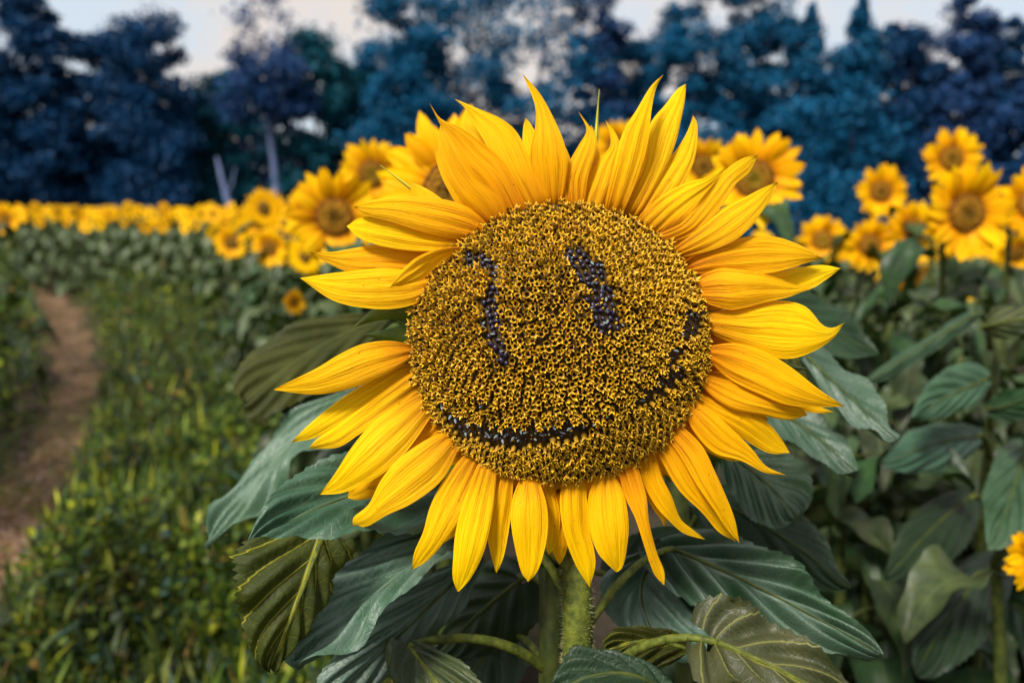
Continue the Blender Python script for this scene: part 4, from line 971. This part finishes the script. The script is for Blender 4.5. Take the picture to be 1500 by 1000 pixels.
SV = []; SF = []; SM = []
nfar = 0
ORD = 'first second third fourth fifth sixth seventh eighth ninth tenth eleventh twelfth thirteenth fourteenth fifteenth sixteenth seventeenth eighteenth nineteenth twentieth'.split()
ORD += ['twenty-'+o_ for o_ in ORD[:9]] + ['thirtieth'] + ['thirty-'+o_ for o_ in ORD[:9]] + ['fortieth'] + ['forty-'+o_ for o_ in ORD[:9]]
front = sorted([q for q in vis if q[2] < 520 and 12 < q[1] < 15.2], key=lambda q: q[2])
lrow = sorted([q for q in vis if q[2] < 520 and q[1] <= 12], key=lambda q: q[2])
rrow = sorted([q for q in vis if q[2] >= 1080], key=lambda q: q[2])
LAB = {}
for k_, q in enumerate(front): LAB[q] = f'{ORD[k_]} bloom from the left in the front row of the yellow band'
for k_, q in enumerate(lrow): LAB[q] = f'{ORD[k_]} bloom from the left in the row receding between weeds and large left bloom'
for k_, q in enumerate(rrow[:49]): LAB[q] = f'{ORD[k_]} small bloom from the left behind the right group of sunflowers'
def zone(px, Y):
    if px < 520: return ('small sunflower in the blurred yellow band of blooms on the left', 'far sunflowers of the left band') if Y > 12 else ('small sunflower in the row between the weeds and the large left bloom', 'sunflowers of the left row')
    return ('small far sunflower half hidden behind the right group of blooms', 'far sunflowers on the right')
for (X, Y, px) in vis:
    hs = r.uniform(0.97, 1.17) if Y > 17 else r.uniform(.87, 1.15) if px < 520 else r.uniform(.78, .90)
    if px > 1080 and Y < 6: hs *= 0.93
    m = T(Vector((X, Y, 0))) @ Matrix.Rotation(r.uniform(-.25, .25), 4, 'Z') @ Matrix.Diagonal((1, 1, hs, 1))
    me = r.choice(FAR)
    if nfar < 250:
        lab, grp = zone(px, Y); lab = LAB.get((X, Y, px), lab)
        o = obj('sunflower', me); o.matrix_world = m; tag(o, lab, 'sunflower', grp); nfar += 1
    else:
        o_ = len(SV); SV.extend([m @ v.co for v in me.vertices]); SF.extend([tuple(i+o_ for i in p.vertices) for p in me.polygons]); SM.extend([p.material_index for p in me.polygons])
if SV:
    tag(obj('sunflower_field', mesh('sunflower_field', SV, SF, uv=[(0.6, .5)]*len(SV), col=[(0.14, 0.07, 0.006, 1)]*len(SV), mats=[M_STEM_D, M_LEAF_F, M_PETAL_BG, M_DISC_BG], mat_idx=SM, smooth=False)),
        'farthest sunflowers merging into one yellow band below the wood', 'sunflowers', kind='stuff')
# plants along the left edge, beyond the path
for k, (px, py, R_) in enumerate([(-30, 318, 30), (8, 322, 24)]):
    head_at(px, py, R_, ['sunflower at the far left edge beyond the path', 'smallest sunflower at the left edge above the path bend', 'leafy sunflower just outside the left edge, leaves reaching in', 'lower sunflower at the left edge beside the path'][k], seed=40+k, nleaf=14, lmin=.08)

# ------------------------------------------------------------------ weeds and grass on the left strip
def scatter(n, y0, y1, fx):
    Y = np.sqrt(rng.uniform(0, 1, n)*(y1**1.0-y0**1.0)+y0)**2 if False else y0*(y1/y0)**rng.uniform(0, 1, n)
    X = fx(Y); return X, Y
k = 120000
Y = 1.2*(15/1.2)**rng.uniform(0, 1, k)
X = rng.uniform(-0.80, 0.10, k)*Y*1.0 - 0.25
lim = -0.0138*Y*Y - 0.30*Y + 0.75
pd = path_dist(X, Y)
patch = 0.5+0.5*np.sin(X*3.1+np.sin(Y*2.3)*1.5)*np.sin(Y*2.7+1.3*np.sin(X*2.1))
keep = (X < lim) & ((pd > 1.0) | (rng.uniform(0, 1, k) < 0.10+0.75*np.clip(pd-0.5, 0, 1)+0.8*(patch > 0.55)))
X, Y, pd, patch = X[keep], Y[keep], pd[keep], patch[keep]
k = len(X)
leftside = X < np.interp(Y, pc[:, 1], pc[:, 0])-0.25
hmax = np.clip((pd-0.35)*0.15, 0.045, 0.32)*(0.35+1.1*patch)
nearrow = np.clip(1-(lim[keep]-X)/1.1, 0, 1)*(Y > 2.6)
hmax = hmax + 0.38*nearrow*rng.uniform(.3, 1, k)
hmax = np.where(leftside & (Y > 3.2), hmax*3.0, hmax)
Z = rng.uniform(0, 1, k)**0.8*hmax
broad = rng.uniform(0, 1, k) < 0.78
el_cap = np.clip((pd-0.8)*0.8, 0.35, 1.0)
size = el_cap*np.where(broad, rng.uniform(.018, .060, k), rng.uniform(.06, .19, k))*np.clip(0.75+0.08*Y, 0.8, 1.8)
an = rng.uniform(0, 6.283, k)
el = np.where(broad, rng.uniform(-.5, .8, k), rng.uniform(.5, 1.45, k))
a = np.column_stack([np.cos(an)*np.cos(el), np.sin(an)*np.cos(el), np.sin(el)])
sd = np.column_stack([-np.sin(an), np.cos(an), rng.normal(0, .35, k)]); sd /= np.linalg.norm(sd, axis=1)[:, None]
wdt = np.where(broad, 0.40, 0.045)*size
c = np.column_stack([X, Y, Z+0.012])
A0 = c; A2 = c+a*size[:, None]; mid = c+a*(size*0.5)[:, None] + np.array([0, 0, 1.0])*(size*0.08)[:, None]
Q = np.stack([A0, mid+sd*wdt[:, None], A2, mid-sd*wdt[:, None]], axis=1); Q[:, :, 2] = np.maximum(Q[:, :, 2], 0.008)
pal = np.array([(0.038, 0.068, 0.004), (0.092, 0.122, 0.006), (0.012, 0.034, 0.005), (0.22, 0.22, 0.012), (0.030, 0.064, 0.050), (0.18, 0.10, 0.022)])
pi = rng.choice(6, size=k, p=[.34, .26, .20, .09, .07, .04])
C = pal[pi]*rng.uniform(.5, 1.5, (k, 1)); pt2 = 0.5+0.5*np.sin(X*5.3+2*np.sin(Y*3.1))*np.sin(Y*4.1+1.7*np.sin(X*4.7)+1)
C = C*np.array([0.92, 0.98, 0.95])*(0.45+1.1*pt2)[:, None]*np.where(leftside, 1.25, 1.0)[:, None]
C = np.column_stack([C, np.ones(k)])
tag(obj('weeds', quads('weeds', Q, [M_GRASS], C)), 'low olive green weeds and grass between the path and the sunflowers', 'weeds', kind='stuff')
# dry straw on the path
k = 9000
i = rng.integers(0, 60, k); t_ = rng.normal(0, .75, k)
X = pc[i, 0]+t_*pc[i, 2]+rng.normal(0, .08, k); Y = pc[i, 1]+rng.normal(0, .15, k)
an = rng.uniform(0, 6.283, k); size = rng.uniform(.02, .07, k)
a = np.column_stack([np.cos(an), np.sin(an), rng.normal(0, .12, k)])*size[:, None]; sd = np.column_stack([-np.sin(an), np.cos(an), np.zeros(k)])*(size*.09+.002)[:, None]
c = np.column_stack([X, Y, rng.uniform(.022, .035, k)])
Q = np.stack([c-a/2, c+sd, c+a/2, c-sd], axis=1)
C = np.array([(0.36, 0.24, 0.17), (0.28, 0.17, 0.09), (0.42, 0.29, 0.26), (0.16, 0.09, 0.04)])[rng.integers(0, 4, k)]*rng.uniform(.6, 1.2, (k, 1))
tag(obj('straw', quads('straw', Q, [M_GRASS], np.column_stack([C, np.ones(k)]))), 'dry pinkish straw scattered over the bare path', 'straw', kind='stuff')
